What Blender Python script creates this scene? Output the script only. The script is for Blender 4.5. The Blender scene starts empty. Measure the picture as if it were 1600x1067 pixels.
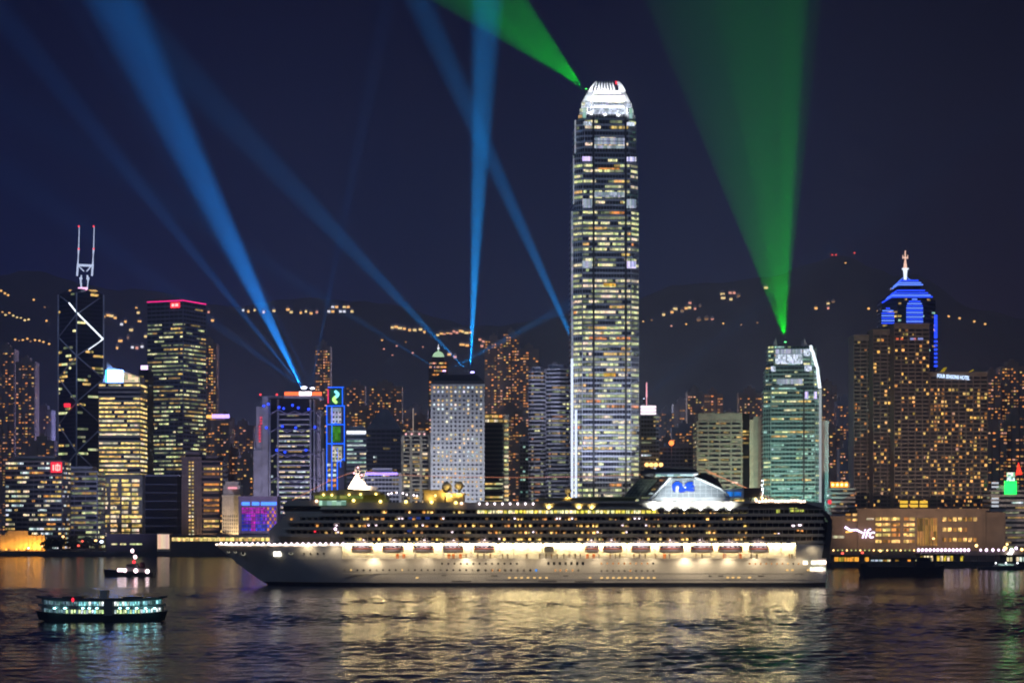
import bpy, math, random
from mathutils import Vector, Matrix
R = math.radians
S = bpy.context.scene
C = S.collection
random.seed(11)

# ------------------------------------------------------------------ camera, sky, added fill sun, exposure
F, HZ, CAMH = 3333.3, 807.0, 32.0          # focal length in photo pixels, horizon row, eye height
cam = bpy.data.objects.new('camera', bpy.data.cameras.new('camera')); C.objects.link(cam)
cam.location = (0, 0, CAMH); cam.rotation_euler = (R(90), 0, 0)
cam.data.sensor_width = 36; cam.data.lens = 75; cam.data.shift_y = (HZ - 533.5) / 1600
cam.data.clip_start = 1; cam.data.clip_end = 30000
S.camera = cam

W = bpy.data.worlds.new('World'); S.world = W; W.use_nodes = True
nt = W.node_tree; nd = nt.nodes; bg = nd['Background']
tc = nd.new('ShaderNodeTexCoord'); sep = nd.new('ShaderNodeSeparateXYZ'); nt.links.new(tc.outputs['Generated'], sep.inputs[0])
def wramp(stops):
    r = nd.new('ShaderNodeValToRGB'); el = r.color_ramp.elements
    el[0].position, el[0].color = stops[0][0], (*stops[0][1], 1)
    el[1].position, el[1].color = stops[-1][0], (*stops[-1][1], 1)
    for p, c in stops[1:-1]:
        e = el.new(p); e.color = (*c, 1)
    return r
# night sky over a lit city: the glow of the town fades upwards, bluer to the left, purple-dark to the right
zr = nd.new('ShaderNodeMapRange'); zr.inputs[1].default_value = -.02; zr.inputs[2].default_value = .5
nt.links.new(sep.outputs['Z'], zr.inputs[0])
left = wramp([(0, (.0045, .0045, .036)), (.15, (.0028, .004, .038)), (.30, (.0, .0030, .030)), (.5, (.0, .0006, .014)), (1, (.003, .006, .040))])
mid = wramp([(0, (.0045, .008, .028)), (.15, (.004, .0075, .029)), (.30, (.0006, .0045, .026)), (.5, (.0, .0006, .012)), (1, (.003, .006, .040))])
right = wramp([(0, (.007, .004, .012)), (.15, (.005, .0035, .012)), (.30, (.003, .003, .012)), (.5, (.0003, .0004, .005)), (1, (.003, .006, .040))])
for r in (left, mid, right): nt.links.new(zr.outputs[0], r.inputs[0])
def xr(a, b):
    m = nd.new('ShaderNodeMapRange'); m.interpolation_type = 'SMOOTHSTEP'
    m.inputs[1].default_value, m.inputs[2].default_value = a, b
    nt.links.new(sep.outputs['X'], m.inputs[0]); return m
m1 = nd.new('ShaderNodeMix'); m1.data_type = 'RGBA'; m2 = nd.new('ShaderNodeMix'); m2.data_type = 'RGBA'
nt.links.new(xr(-.24, .02).outputs[0], m1.inputs['Factor']); nt.links.new(left.outputs[0], m1.inputs['A']); nt.links.new(mid.outputs[0], m1.inputs['B'])
nt.links.new(xr(.06, .235).outputs[0], m2.inputs['Factor']); nt.links.new(m1.outputs['Result'], m2.inputs['A']); nt.links.new(right.outputs[0], m2.inputs['B'])
# the lit shore behind the camera makes that half of the sky brighter
back = nd.new('ShaderNodeMapRange'); back.interpolation_type = 'SMOOTHSTEP'; back.inputs[1].default_value = .25; back.inputs[2].default_value = -.35
nt.links.new(sep.outputs['Y'], back.inputs[0])
m3 = nd.new('ShaderNodeMix'); m3.data_type = 'RGBA'; nt.links.new(back.outputs[0], m3.inputs['Factor']); nt.links.new(m2.outputs['Result'], m3.inputs['A']); m3.inputs['B'].default_value = (.012, .016, .034, 1)
nt.links.new(m3.outputs['Result'], bg.inputs['Color']); bg.inputs['Strength'].default_value = 1.0

sun = bpy.data.lights.new('fill_sun', 'SUN'); sun.energy = .32; sun.angle = R(4); sun.color = (.42, .60, 1)  # unseen sun added to lift the facades and the haze
so = bpy.data.objects.new('fill_sun', sun); C.objects.link(so); so.rotation_euler = (R(52), 0, R(-28))

S.view_settings.view_transform = 'Standard'; S.view_settings.look = 'None'
S.view_settings.exposure = .2; S.view_settings.gamma = 1
S.render.engine = 'CYCLES'
cy = S.cycles
cy.filter_width = 1.9
cy.use_denoising = True; cy.max_bounces = 5; cy.diffuse_bounces = 2; cy.glossy_bounces = 3; cy.volume_bounces = 0
cy.transmission_bounces = 3; cy.transparent_max_bounces = 6; cy.caustics_reflective = False; cy.caustics_refractive = False
cy.sample_clamp_indirect = 4; cy.use_light_tree = True

# ------------------------------------------------------------------ helpers
def P(px, py, d): return Vector(((px - 800) / F * d, d, CAMH - (py - HZ) / F * d))

def tag(o, label=None, cat=None, group=None, kind=None):
    if label: o['label'] = label
    if cat: o['category'] = cat
    if group: o['group'] = group
    if kind: o['kind'] = kind
    return o

def empty(name, loc, rz=0, parent=None):
    o = bpy.data.objects.new(name, None); C.objects.link(o)
    o.location = loc; o.rotation_euler = (0, 0, rz); o.empty_display_size = 1
    if parent: o.parent = parent
    return o

class MB:
    def __init__(s): s.v = []; s.f = []; s.m = []; s.sm = []
    def add(s, v, f, m=0, smooth=False):
        n = len(s.v); s.v += [tuple(a) for a in v]
        for q in f: s.f.append(tuple(i + n for i in q)); s.m.append(m); s.sm.append(smooth)
    def box(s, x0, x1, y0, y1, z0, z1, m=0):
        s.add([(x, y, z) for x in (x0, x1) for y in (y0, y1) for z in (z0, z1)],
              [(0, 1, 3, 2), (4, 6, 7, 5), (0, 4, 5, 1), (2, 3, 7, 6), (0, 2, 6, 4), (1, 5, 7, 3)], m)
    def obox(s, ox, oy, ang, u0, u1, t0, t1, z0, z1, m=0):
        """box along a wall that runs from (ox,oy) at angle ang; t is the distance out of the wall"""
        c, q = math.cos(ang), math.sin(ang)
        pts = []
        for u in (u0, u1):
            for t in (-t1, -t0):
                for z in (z0, z1): pts.append((ox + c * u - q * t, oy + q * u + c * t, z))
        s.add(pts, [(0, 1, 3, 2), (4, 6, 7, 5), (0, 4, 5, 1), (2, 3, 7, 6), (0, 2, 6, 4), (1, 5, 7, 3)], m)
    def prism(s, poly, z0, z1, m=0, top=None):
        """upright prism over a plan polygon; top = other polygon for a taper"""
        n = len(poly); top = top or poly
        s.add([(x, y, z0) for x, y in poly] + [(x, y, z1) for x, y in top],
              [tuple(range(n - 1, -1, -1)), tuple(range(n, 2 * n))] + [(i, (i + 1) % n, n + (i + 1) % n, n + i) for i in range(n)], m)
    def slab(s, poly, y0, y1, m=0):
        """profile in x,z pushed through y"""
        n = len(poly)
        s.add([(x, y0, z) for x, z in poly] + [(x, y1, z) for x, z in poly],
              [tuple(range(n)), tuple(range(2 * n - 1, n - 1, -1))] + [(i, n + i, n + (i + 1) % n, (i + 1) % n) for i in range(n)], m)
    def tube(s, pts, r, n=6, m=0, r1=None):
        pts = [Vector(p) for p in pts]; k = len(pts); v = []
        for i, p in enumerate(pts):
            d = (pts[min(i + 1, k - 1)] - pts[max(i - 1, 0)]).normalized()
            a = d.cross(Vector((0, 0, 1)));
            if a.length < .05: a = d.cross(Vector((1, 0, 0)))
            a.normalize(); b = d.cross(a)
            rr = r if r1 is None else r + (r1 - r) * i / max(1, k - 1)
            for j in range(n):
                t = 2 * math.pi * j / n; v.append(p + a * math.cos(t) * rr + b * math.sin(t) * rr)
        f = [(i * n + j, i * n + (j + 1) % n, (i + 1) * n + (j + 1) % n, (i + 1) * n + j) for i in range(k - 1) for j in range(n)]
        s.add(v, f + [tuple(range(n - 1, -1, -1)), tuple(range((k - 1) * n, k * n))], m, True)
    def ball(s, c, r, m=0, nu=12, nv=8, sz=1):
        v = []; f = []
        for i in range(nv + 1):
            th = math.pi * i / nv
            for j in range(nu):
                ph = 2 * math.pi * j / nu
                v.append((c[0] + r * math.sin(th) * math.cos(ph), c[1] + r * math.sin(th) * math.sin(ph), c[2] + r * sz * math.cos(th)))
        for i in range(nv):
            for j in range(nu): f.append((i * nu + j, (i + 1) * nu + j, (i + 1) * nu + (j + 1) % nu, i * nu + (j + 1) % nu))
        s.add(v, f, m, True)
    def build(s, name, mat, parent=None, kind=None):
        me = bpy.data.meshes.new(name); me.from_pydata(s.v, [], s.f)
        for q in (mat if isinstance(mat, (list, tuple)) else [mat]): me.materials.append(q)
        for p, mi, sm in zip(me.polygons, s.m, s.sm): p.material_index = mi; p.use_smooth = sm
        me.validate()
        import bmesh
        b = bmesh.new(); b.from_mesh(me); bmesh.ops.recalc_face_normals(b, faces=b.faces); b.to_mesh(me); b.free()
        o = bpy.data.objects.new(name, me); C.objects.link(o)
        if parent: o.parent = parent
        if kind: o['kind'] = kind
        return o

# ------------------------------------------------------------------ materials
MATS = {}
def surf(name, col, rough=.6, metal=0, var=.25, scale=.15, spec=.5):
    if name in MATS: return MATS[name]
    m = bpy.data.materials.new(name); m.use_nodes = True; t = m.node_tree; b = t.nodes['Principled BSDF']
    b.inputs['Roughness'].default_value = rough; b.inputs['Metallic'].default_value = metal; b.inputs['Specular IOR Level'].default_value = spec
    g = t.nodes.new('ShaderNodeNewGeometry'); n = t.nodes.new('ShaderNodeTexNoise'); n.inputs['Scale'].default_value = scale; n.inputs['Detail'].default_value = 5
    t.links.new(g.outputs['Position'], n.inputs['Vector'])
    r = t.nodes.new('ShaderNodeValToRGB'); r.color_ramp.elements[0].position = .3; r.color_ramp.elements[1].position = .7
    r.color_ramp.elements[0].color = (*[c * (1 - var) for c in col], 1); r.color_ramp.elements[1].color = (*[min(1, c * (1 + var * .6)) for c in col], 1)
    t.links.new(n.outputs[0], r.inputs[0]); t.links.new(r.outputs[0], b.inputs['Base Color'])
    MATS[name] = m; return m

def lit(name, col, st=1.0, cell=None, lo=.25, sample=False, tint=.25):
    """something that gives off light; with cell (x, z metres) every room behind the glass burns at its own level"""
    if name in MATS: return MATS[name]
    m = bpy.data.materials.new(name); m.use_nodes = True; t = m.node_tree; t.nodes.clear()
    o = t.nodes.new('ShaderNodeOutputMaterial'); e = t.nodes.new('ShaderNodeEmission')
    e.inputs[0].default_value = (*col, 1); e.inputs[1].default_value = st
    t.links.new(e.outputs[0], o.inputs[0])
    if cell:
        g = t.nodes.new('ShaderNodeNewGeometry'); v = t.nodes.new('ShaderNodeVectorMath'); v.operation = 'DIVIDE'
        v.inputs[1].default_value = (cell[0], cell[0] * 3.1, cell[1]); t.links.new(g.outputs['Position'], v.inputs[0])
        fl = t.nodes.new('ShaderNodeVectorMath'); fl.operation = 'FLOOR'; t.links.new(v.outputs[0], fl.inputs[0])
        wn = t.nodes.new('ShaderNodeTexWhiteNoise'); wn.noise_dimensions = '3D'; t.links.new(fl.outputs[0], wn.inputs['Vector'])
        mr = t.nodes.new('ShaderNodeMapRange'); mr.inputs[3].default_value = st * lo; mr.inputs[4].default_value = st * (2 - lo)
        t.links.new(wn.outputs['Value'], mr.inputs[0]); t.links.new(mr.outputs[0], e.inputs[1])
        mx = t.nodes.new('ShaderNodeMix'); mx.data_type = 'RGBA'; mx.blend_type = 'MULTIPLY'; mx.inputs['Factor'].default_value = tint
        mx.inputs['A'].default_value = (*col, 1); t.links.new(wn.outputs['Color'], mx.inputs['B']); t.links.new(mx.outputs['Result'], e.inputs[0])
    m.cycles.emission_sampling = 'AUTO' if sample else 'NONE'
    MATS[name] = m; return m

GLASS = surf('dark tower glass', (.020, .024, .034), .12, 0, .3, .05, .6)
GLASSB = surf('blue tower glass', (.020, .030, .060), .12, 0, .3, .05, .6)
GLASST = surf('teal tower glass', (.03, .07, .075), .15, 0, .3, .05, .6)
STEEL = surf('silver cladding', (.58, .60, .64), .4, .3, .15, .1)
CONC = surf('grey concrete', (.42, .40, .39), .8, 0, .25, .2)
BROWN = surf('brown stone cladding', (.16, .11, .09), .7, 0, .25, .2)
BEIGE = surf('beige tile cladding', (.42, .37, .29), .7, 0, .2, .2)
PALE = surf('pale tile cladding', (.64, .64, .66), .65, 0, .15, .2)
CREAM = surf('cream stone', (.60, .52, .38), .75, 0, .2, .3)
BLACKC = surf('black cladding', (.012, .012, .015), .85, 0, .3, .2, .15)
TAN = surf('tan painted flats', (.36, .26, .20), .8, 0, .25, .1)
GREYF = surf('grey painted flats', (.32, .30, .31), .8, 0, .25, .1)
TEALC = surf('pale teal cladding', (.34, .50, .48), .4, .2, .15, .1)
MULL = surf('dark mullion', (.06, .065, .075), .4, .4, .2, .2)
WHITE = surf('white ship paint', (.78, .77, .74), .35, 0, .06, .08)
DARKP = surf('dark ship paint', (.05, .05, .055), .5, 0, .2, .2)
METAL = surf('galvanised metal', (.25, .26, .28), .45, .7, .2, .5)

wG = lit('window pale green', (.78, .82, .40), 1.15, (2.4, 4.4), .35)
wG2 = lit('window dim green', (.40, .46, .26), .55, (2.4, 4.4), .3)
wY = lit('window yellow', (1, .66, .20), .85, (2.2, 3.4), .25)
wY2 = lit('window dim yellow', (.62, .42, .14), .55, (2.2, 3.4), .3)
wGold = lit('window gold', (1, .74, .25), 1.35, (2.0, 3.6), .35)
wW = lit('window cool white', (.72, .88, .92), .95, (2.4, 3.4), .3)
wWw = lit('window warm white', (1, .86, .56), 1.0, (2.4, 3.4), .3)
wO = lit('window orange', (1, .40, .10), .8, (2.2, 3.2), .25)
wO2 = lit('window dim orange', (.62, .27, .09), .62, (2.2, 3.2), .25)
wP = lit('window pinkish', (1, .52, .34), .7, (2.2, 3.2), .3)
wT = lit('window teal white', (.50, .86, .74), .75, (2.4, 4), .3)
wV = lit('louvre violet white', (.66, .62, 1), 1.2, (1.6, 9), .5)
wLV = lit('louvre blue white', (.62, .74, .92), .62, (1.4, 9), .55)
NEONB = lit('blue neon', (.02, .06, 1), 2.4)
NEONB2 = lit('bright blue neon', (.06, .20, 1), 2.6)
NEONM = lit('magenta neon', (1, .02, .25), 1.5)
NEONR = lit('red sign', (1, .03, .06), 1.6)
WHITEL = lit('white neon', (.85, .92, 1), 2.2)
WARML = lit('warm lamp', (1, .62, .22), 4)
LAMPW = lit('white lamp', (1, .93, .86), 6)

_unit = {}
def unit_box(mat):
    if mat.name not in _unit:
        b = MB(); b.box(0, 1, -1, 0, 0, 1); o = b.build('lit_window', mat); me = o.data; bpy.data.objects.remove(o); _unit[mat.name] = me
    return _unit[mat.name]

NWIN = [0]
def windows(root, rects, name='lit_window', cap=100, plural='lit_windows'):
    """rects: (ox, oy, ang, u0, u1, t0, t1, z0, z1, mat); the largest ones are parts of their own, the rest one part"""
    rects = sorted(rects, key=lambda r: -(r[4] - r[3]) * (r[8] - r[7]))
    if cap:
        for ox, oy, a, u0, u1, t0, t1, z0, z1, m in rects[:cap]:
            o = bpy.data.objects.new(name, unit_box(m)); C.objects.link(o); o.parent = root
            c, q = math.cos(a), math.sin(a)
            o.location = (ox + c * u0 + q * t0, oy + q * u0 - c * t0, z0); o.rotation_euler = (0, 0, a)
            o.scale = (u1 - u0, t1 - t0, z1 - z0); NWIN[0] += 1
    rest = rects[cap:]
    if rest:
        mats = []; b = MB()
        for ox, oy, a, u0, u1, t0, t1, z0, z1, m in rest:
            if m not in mats: mats.append(m)
            b.obox(ox, oy, a, u0, u1, t0, t1, z0, z1, mats.index(m))
        b.build(plural, mats, root, 'stuff')

GZ = 3.0                                        # height of the reclaimed land
class T:
    """a building: an Empty at the foot of its front wall; X, Z turn photo columns and rows into its own metres"""
    def __init__(s, name, label, cat, x0, x1, d, group=None, rz=0):
        s.s = d / F; s.cx = ((x0 + x1) / 2 - 800) * s.s; s.d = d; s.W = (x1 - x0) * s.s
        s.root = empty(name, (s.cx, d, GZ), rz); tag(s.root, label, cat, group)
    def X(s, px): return (px - 800) * s.s - s.cx
    def Z(s, py): return CAMH - (py - HZ) * s.s - GZ
    def panel(s, name, mat, x0, x1, y0, y1, t0=.4, t1=.8, parent=None):
        b = MB(); b.box(s.X(x0), s.X(x1), -t1, -t0, s.Z(y1), s.Z(y0)); return b.build(name, mat, parent or s.root)

def rect(w, dep, y=0): return [(-w / 2, y), (w / 2, y), (w / 2, y + dep), (-w / 2, y + dep)]
def grow(poly, k):
    cx = sum(p[0] for p in poly) / len(poly); cy_ = sum(p[1] for p in poly) / len(poly); o = []
    for x, y in poly:
        l = math.hypot(x - cx, y - cy_) or 1; o.append((cx + (x - cx) * (1 + k * 1.41 / l), cy_ + (y - cy_) * (1 + k * 1.41 / l)))
    return o
def faces_of(poly):
    n = len(poly); o = []
    for i in range(n):
        (x0, y0), (x1, y1) = poly[i], poly[(i + 1) % n]
        o.append((x0, y0, math.atan2(y1 - y0, x1 - x0), math.hypot(x1 - x0, y1 - y0)))
    return o
def pick(pal):
    r = random.random() * sum(w for _, w in pal)
    for m, w in pal:
        r -= w
        if r <= 0: return m
    return pal[-1][0]

def storeys(poly, z0, z1, fh, sp, core, bands, rects, vis=(0, 1, 3), cell=3.0, lit_p=.6, run=(1, 6), pal=((None, 1),), win_h=None, inset=(.6, .6), floor_p=None, gapx=.0, band_out=.35):
    core.prism(poly, z0, z1)
    n = max(1, round((z1 - z0) / fh)); fh = (z1 - z0) / n; gp = grow(poly, band_out)
    fc = faces_of(poly)
    for i in range(n):
        zb = z0 + i * fh
        if sp > 0 and bands is not None: bands.prism(gp, zb, zb + sp * fh)
        fp = lit_p if floor_p is None else floor_p(i, n, (zb + fh / 2))
        for k in vis:
            if k >= len(fc): continue
            ox, oy, a, L = fc[k]; nc = max(1, int((L - sum(inset)) / cell)); cw = (L - sum(inset)) / nc
            j = 0
            while j < nc:
                r = random.randint(*run); r = min(r, nc - j)
                if random.random() < fp:
                    rects.append((ox, oy, a, inset[0] + j * cw + gapx * cw, inset[0] + (j + r) * cw - gapx * cw, .03, .2,
                                  zb + sp * fh + .12 * fh, zb + fh * (.97 if win_h is None else sp + win_h), pick(pal)))
                j += r + (1 if run[1] > 1 and random.random() < .35 else 0)

def piers(poly, z0, z1, step, w, out, vis=(0, 1, 3), b=None, ends=True):
    b = b or MB()
    for k in vis:
        if k >= len(poly): continue
        ox, oy, a, L = faces_of(poly)[k]; n = max(1, round(L / step))
        for j in range(0 if ends else 1, n + (1 if ends else 0)):
            u = L * j / n; u = min(max(u, w / 2), L - w / 2)
            b.obox(ox, oy, a, u - w / 2, u + w / 2, -.1, out, z0, z1)
    return b

def office(name, label, x0, x1, top, d, depth=42, fh=4.0, sp=.4, wall=CONC, glass=GLASS, pier=6, pw=.5, pout=.6, lit_p=.6, run=(1, 6), pal=((wY, 1),),
           cell=3.0, rz=0, poly=None, cat='office tower', group=None, cap=100, plant=True, floor_p=None, vis=None, gapx=0, win_h=None, inset=(.6, .6), base_z=0):
    t = T(name, label, cat, x0, x1, d, group, rz)
    poly = poly or rect(t.W, depth); H = t.Z(top)
    if vis is None: vis = (0, 1) if (x0 + x1) / 2 < 800 else (0, 3)
    core, bands, rects = MB(), MB(), []
    storeys(poly, base_z, H, fh, sp, core, bands, rects, vis, cell, lit_p, run, pal, floor_p=floor_p, gapx=gapx, win_h=win_h, inset=inset)
    core.build('glass_wall', glass, t.root)
    bands.prism(grow(poly, .5), H, H + 1.4)
    bands.build('floor_bands', wall, t.root)
    if pier: piers(poly, base_z, H, pier, pw, pout, vis).build('piers', wall, t.root)
    if plant:
        p = MB(); p.prism(grow(poly, -min(6, t.W * .2)), H + 1.4, H + 5.5); p.build('roof_plant', wall, t.root)
    windows(t.root, rects, cap=cap)
    t.H = H; t.poly = poly
    return t

def flats(label, x0, x1, top, d, wall=TAN, pal=((wO, 3), (wO2, 4), (wY, 1), (wP, 1)), lit_p=.30, bays=3, fh=3.2, depth=24, cap=0, masts=(), stair=True):
    """slender block of flats: bays pushed forward, recessed light wells between, a row of windows on each floor"""
    t = T('apartment_tower', label, 'apartment tower', x0, x1, d); H = t.Z(top); w = t.W
    b = MB(); b.box(-w / 2, w / 2, 2.2, depth, 0, H)
    bw = w / bays; rects = []; n = int(H / fh)
    for k in range(bays):
        xa, xb = -w / 2 + k * bw + .5, -w / 2 + (k + 1) * bw - .5; hh = H - random.choice([0, 0, 2, 4])
        b.box(xa, xb, 0, 2.3, 0, hh)
        for i in range(1, n):
            nc = max(1, int((xb - xa) / 2.6)); cw = (xb - xa) / nc
            if i * fh + 2.5 > hh: continue
            b.box(xa - .1, xb + .1, -.15, 0, i * fh, i * fh + .5)
            for j in range(nc):
                if random.random() < lit_p * random.choice([.4, 1, 1.5]):
                    rects.append((xa, 0, 0, j * cw + .35, (j + 1) * cw - .35, .02, .14, i * fh + .9, i * fh + 2.4, pick(pal)))
    side = w / 2 if (x0 + x1) / 2 < 800 else -w / 2
    for i in range(1, n):
        if stair and random.random() < lit_p:
            a = R(90) if side > 0 else R(-90)
            rects.append((side, 8 if side > 0 else 12, a, .4, 2.2, .02, .14, i * fh + .9, i * fh + 2.3, pick(pal)))
    b.build('wall', wall, t.root)
    p = MB(); p.box(-w * .25, w * .2, 5, depth - 6, H, H + 5); p.box(-w * .1, w * .05, 8, depth - 9, H + 5, H + 8); p.build('roof_plant', wall, t.root)
    for mx in masts:
        q = MB(); q.tube([(t.X(mx), 8, H), (t.X(mx), 8, H + 14)], .8, 6, 0, .3); q.build('mast', METAL, t.root)
    windows(t.root, rects, cap=cap)
    return t

def spot(parent_loc, target, ang, col, power, blend=.3, flat=1.0, wide=None, soft=.4, parent=None, name='flood_or_fill'):  # also names the unseen fill lamps added before some facades
    l = bpy.data.lights.new(name, 'SPOT'); l.energy = power; l.color = col; l.spot_size = R(ang); l.spot_blend = blend; l.shadow_soft_size = soft
    o = bpy.data.objects.new(name, l); C.objects.link(o)
    a = Vector(parent_loc); z = (a - Vector(target)).normalized(); w = Vector(wide or (0, 1, 0)); x = w.cross(z).normalized(); y = z.cross(x)
    m = Matrix((x, y, z)).transposed().to_4x4(); m.translation = a
    o.matrix_world = m; o.scale = (1, flat, 1)
    if parent:
        bpy.context.view_layer.update(); mw = o.matrix_world.copy(); o.parent = parent; o.matrix_parent_inverse = parent.matrix_world.inverted()
    return o
# ------------------------------------------------------------------ the setting: harbour, land, hill
def water_mat():
    m = bpy.data.materials.new('harbour water'); m.use_nodes = True; t = m.node_tree; b = t.nodes['Principled BSDF']
    b.inputs['Base Color'].default_value = (.006, .010, .034, 1); b.inputs['Roughness'].default_value = .10; b.inputs['IOR'].default_value = 1.33
    g = t.nodes.new('ShaderNodeNewGeometry')
    prev = None
    for (sx, sy, sc, det, dist, st) in ((.9, 1.0, .13, 2, .36, 1), (.9, 1.1, .42, 3, .24, 1)):
        mp = t.nodes.new('ShaderNodeMapping'); mp.inputs['Scale'].default_value = (sx, sy, 1); mp.inputs['Rotation'].default_value = (0, 0, R(12 * sc * 10))
        t.links.new(g.outputs['Position'], mp.inputs[0])
        n = t.nodes.new('ShaderNodeTexNoise'); n.inputs['Scale'].default_value = sc; n.inputs['Detail'].default_value = det; n.inputs['Roughness'].default_value = .55
        t.links.new(mp.outputs[0], n.inputs['Vector'])
        bu = t.nodes.new('ShaderNodeBump'); bu.inputs['Strength'].default_value = st; bu.inputs['Distance'].default_value = dist
        t.links.new(n.outputs[0], bu.inputs['Height'])
        if prev: t.links.new(prev.outputs[0], bu.inputs['Normal'])
        prev = bu
    t.links.new(prev.outputs[0], b.inputs['Normal'])
    return m
# the harbour: open water with real waves where they can be told apart, calmer in the lee of the ship
import numpy as np
rng = np.random.default_rng(5)
gx = np.arange(-342, 342.1, 1.35); gy = np.arange(350, 986.1, 1.3); NXW, NYW = len(gx), len(gy)
XX, YY = np.meshgrid(gx, gy); ZZ = np.zeros_like(XX)
for k in range(64):
    lam = 2.6 * (17 / 2.6) ** rng.random(); th = rng.normal(math.pi * .5, .95); kk = 2 * math.pi / lam
    a = .0135 / kk * (1.25 if lam < 9 else 1.0); ph = kk * (XX * math.cos(th) + YY * math.sin(th)) + rng.random() * 6.283
    ZZ += a * (np.exp(np.sin(ph)) - 1.27) * .8
gust = .75 + .5 * np.sin(XX * .021 + YY * .013 + 1) * np.sin(YY * .029 - XX * .006) + .25 * np.sin(XX * .05 - YY * .041)
lee = 1.0 + .0 * np.clip((815 - YY + 10 * np.sin(XX * .04)) / 60, 0, 1)
edge = np.clip(np.minimum(np.minimum(XX + 342, 342 - XX) / 25, np.minimum((YY - 350) / 15, (986 - YY) / 40)), 0, 1)
ZZ = ZZ * np.clip(gust, .35, 1.4) * lee * edge
vv = [tuple(p) for p in np.stack([XX.ravel(), YY.ravel(), ZZ.ravel()], 1).tolist()]
ff = [(j * NXW + i, j * NXW + i + 1, (j + 1) * NXW + i + 1, (j + 1) * NXW + i) for j in range(NYW - 1) for i in range(NXW - 1)]
x0, x1, y0, y1 = float(gx[0]), float(gx[-1]), float(gy[0]), float(gy[-1]); n0 = len(vv)
vv += [(-1500, -40, 0), (1500, -40, 0), (1500, 1830, 0), (-1500, 1830, 0), (x0, y0, 0), (x1, y0, 0), (x1, y1, 0), (x0, y1, 0)]
ff += [(n0, n0 + 1, n0 + 5, n0 + 4), (n0 + 1, n0 + 2, n0 + 6, n0 + 5), (n0 + 2, n0 + 3, n0 + 7, n0 + 6), (n0 + 3, n0, n0 + 4, n0 + 7)]
me = bpy.data.meshes.new('water'); me.from_pydata(vv, [], ff); me.polygons.foreach_set('use_smooth', np.ones(len(ff), dtype=bool)); me.materials.append(water_mat())
wo = bpy.data.objects.new('water', me); C.objects.link(wo); tag(wo, kind='structure')

ASPH = surf('asphalt', (.05, .05, .055), .9, 0, .3, .3)
SEAW = surf('sea wall concrete', (.10, .09, .085), .85, 0, .4, .4)
b = MB(); QL, QR = 1735, 1345                       # the sea wall stands further out on the right
b.prism([(-1500, QL), (P(1180, 0, QL).x, QL), (P(1296, 0, QR).x, QR), (1500, QR), (1500, 3700), (-1500, 3700)], -1, GZ)
tag(b.build('ground', ASPH), kind='structure')
b = MB(); b.box(-1500, P(1180, 0, QL).x, QL - 1.2, QL, -1.5, GZ + .9); b.box(P(1300, 0, QR).x, 1500, QR - 1.2, QR, -1.5, GZ + .9)
tag(b.build('sea_wall', SEAW, None), 'long dark concrete sea wall along the waterfront under the towers', 'sea wall')

RIDGE = [(-400, 420), (0, 432), (200, 452), (420, 470), (560, 474), (700, 500), (830, 496), (960, 480), (1080, 455), (1200, 425), (1320, 392), (1420, 430), (1520, 488), (1700, 520), (2000, 540)]
def ridge_py(px):
    for (a, ya), (c, yc) in zip(RIDGE, RIDGE[1:]):
        if a <= px <= c: u = (px - a) / (c - a); u = u * u * (3 - 2 * u); return ya + (yc - ya) * u
    return RIDGE[0][1] if px < 0 else RIDGE[-1][1]
D0, D1 = 2650.0, 3350.0
def hill_z(x, y):
    px = x / D1 * F + 800; u = max(0, min(1, (y - D0) / (D1 - D0)))
    top = CAMH - (ridge_py(px) - HZ) / F * D1
    n = math.sin(x * .013 + y * .007) * 9 + math.sin(x * .031 - y * .017) * 5
    return GZ + (top - GZ) * (u ** .85) + n * u
hill_m = surf('wooded hill', (.022, .028, .024), .95, 0, .5, .02)
b = MB(); NX, NY = 140, 40; v = []; f = []
for j in range(NY + 1):
    for i in range(NX + 1):
        x = -1350 + 2700 * i / NX; y = D0 + (D1 + 200 - D0) * j / NY; z = hill_z(x, min(y, D1)) - max(0, y - D1) * .3
        v.append((x, y, z + random.uniform(-3, 3) * min(1, j / 4)))
for j in range(NY):
    for i in range(NX): a = j * (NX + 1) + i; f.append((a, a + 1, a + NX + 2, a + NX + 1))
b.add(v, f, 0, True); tag(b.build('hill', hill_m), kind='structure')

def on_hill(px, py):
    """the point of the slope seen at a photo position"""
    for k in range(200):
        d = D0 + (D1 - D0) * k / 200; p = P(px, py, d)
        if p.z <= hill_z(p.x, p.y) + 1: return p
    return P(px, py, D1)

# lit houses and lamps scattered over the dark hill
house_w = surf('hill house wall', (.20, .17, .14), .8)
HL = [lit('hill light amber', (1, .52, .16), 1.5), lit('hill light yellow', (1, .72, .30), 1.3), lit('hill light rose', (1, .42, .30), 1.1), lit('hill light white', (.9, .9, 1), 1.2), lit('hill light red', (1, .08, .06), 1.2), lit('hill light dim', (.7, .36, .14), .5)]
def hill_house(px, py, w, k, where):
    p = on_hill(px, py); s = p.y / F; wm = w * s
    t = empty('hillside_house', p); tag(t, None, 'house', 'lit houses on the dark hill')
    t['label'] = 'small lit house ' + where
    b = MB(); b.box(-wm * .7, wm * .7, 0, 9, -6, 5.5); b.slab([(-wm * .8, 5.5), (wm * .8, 5.5), (0, 8.5)], -.6, 9.6); b.build('wall', house_w, t)
    b = MB(); b.box(-wm * .55, wm * .55, -.5, -.1, .6, 3.9); b.build('lit_window', HL[k], t)
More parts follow.
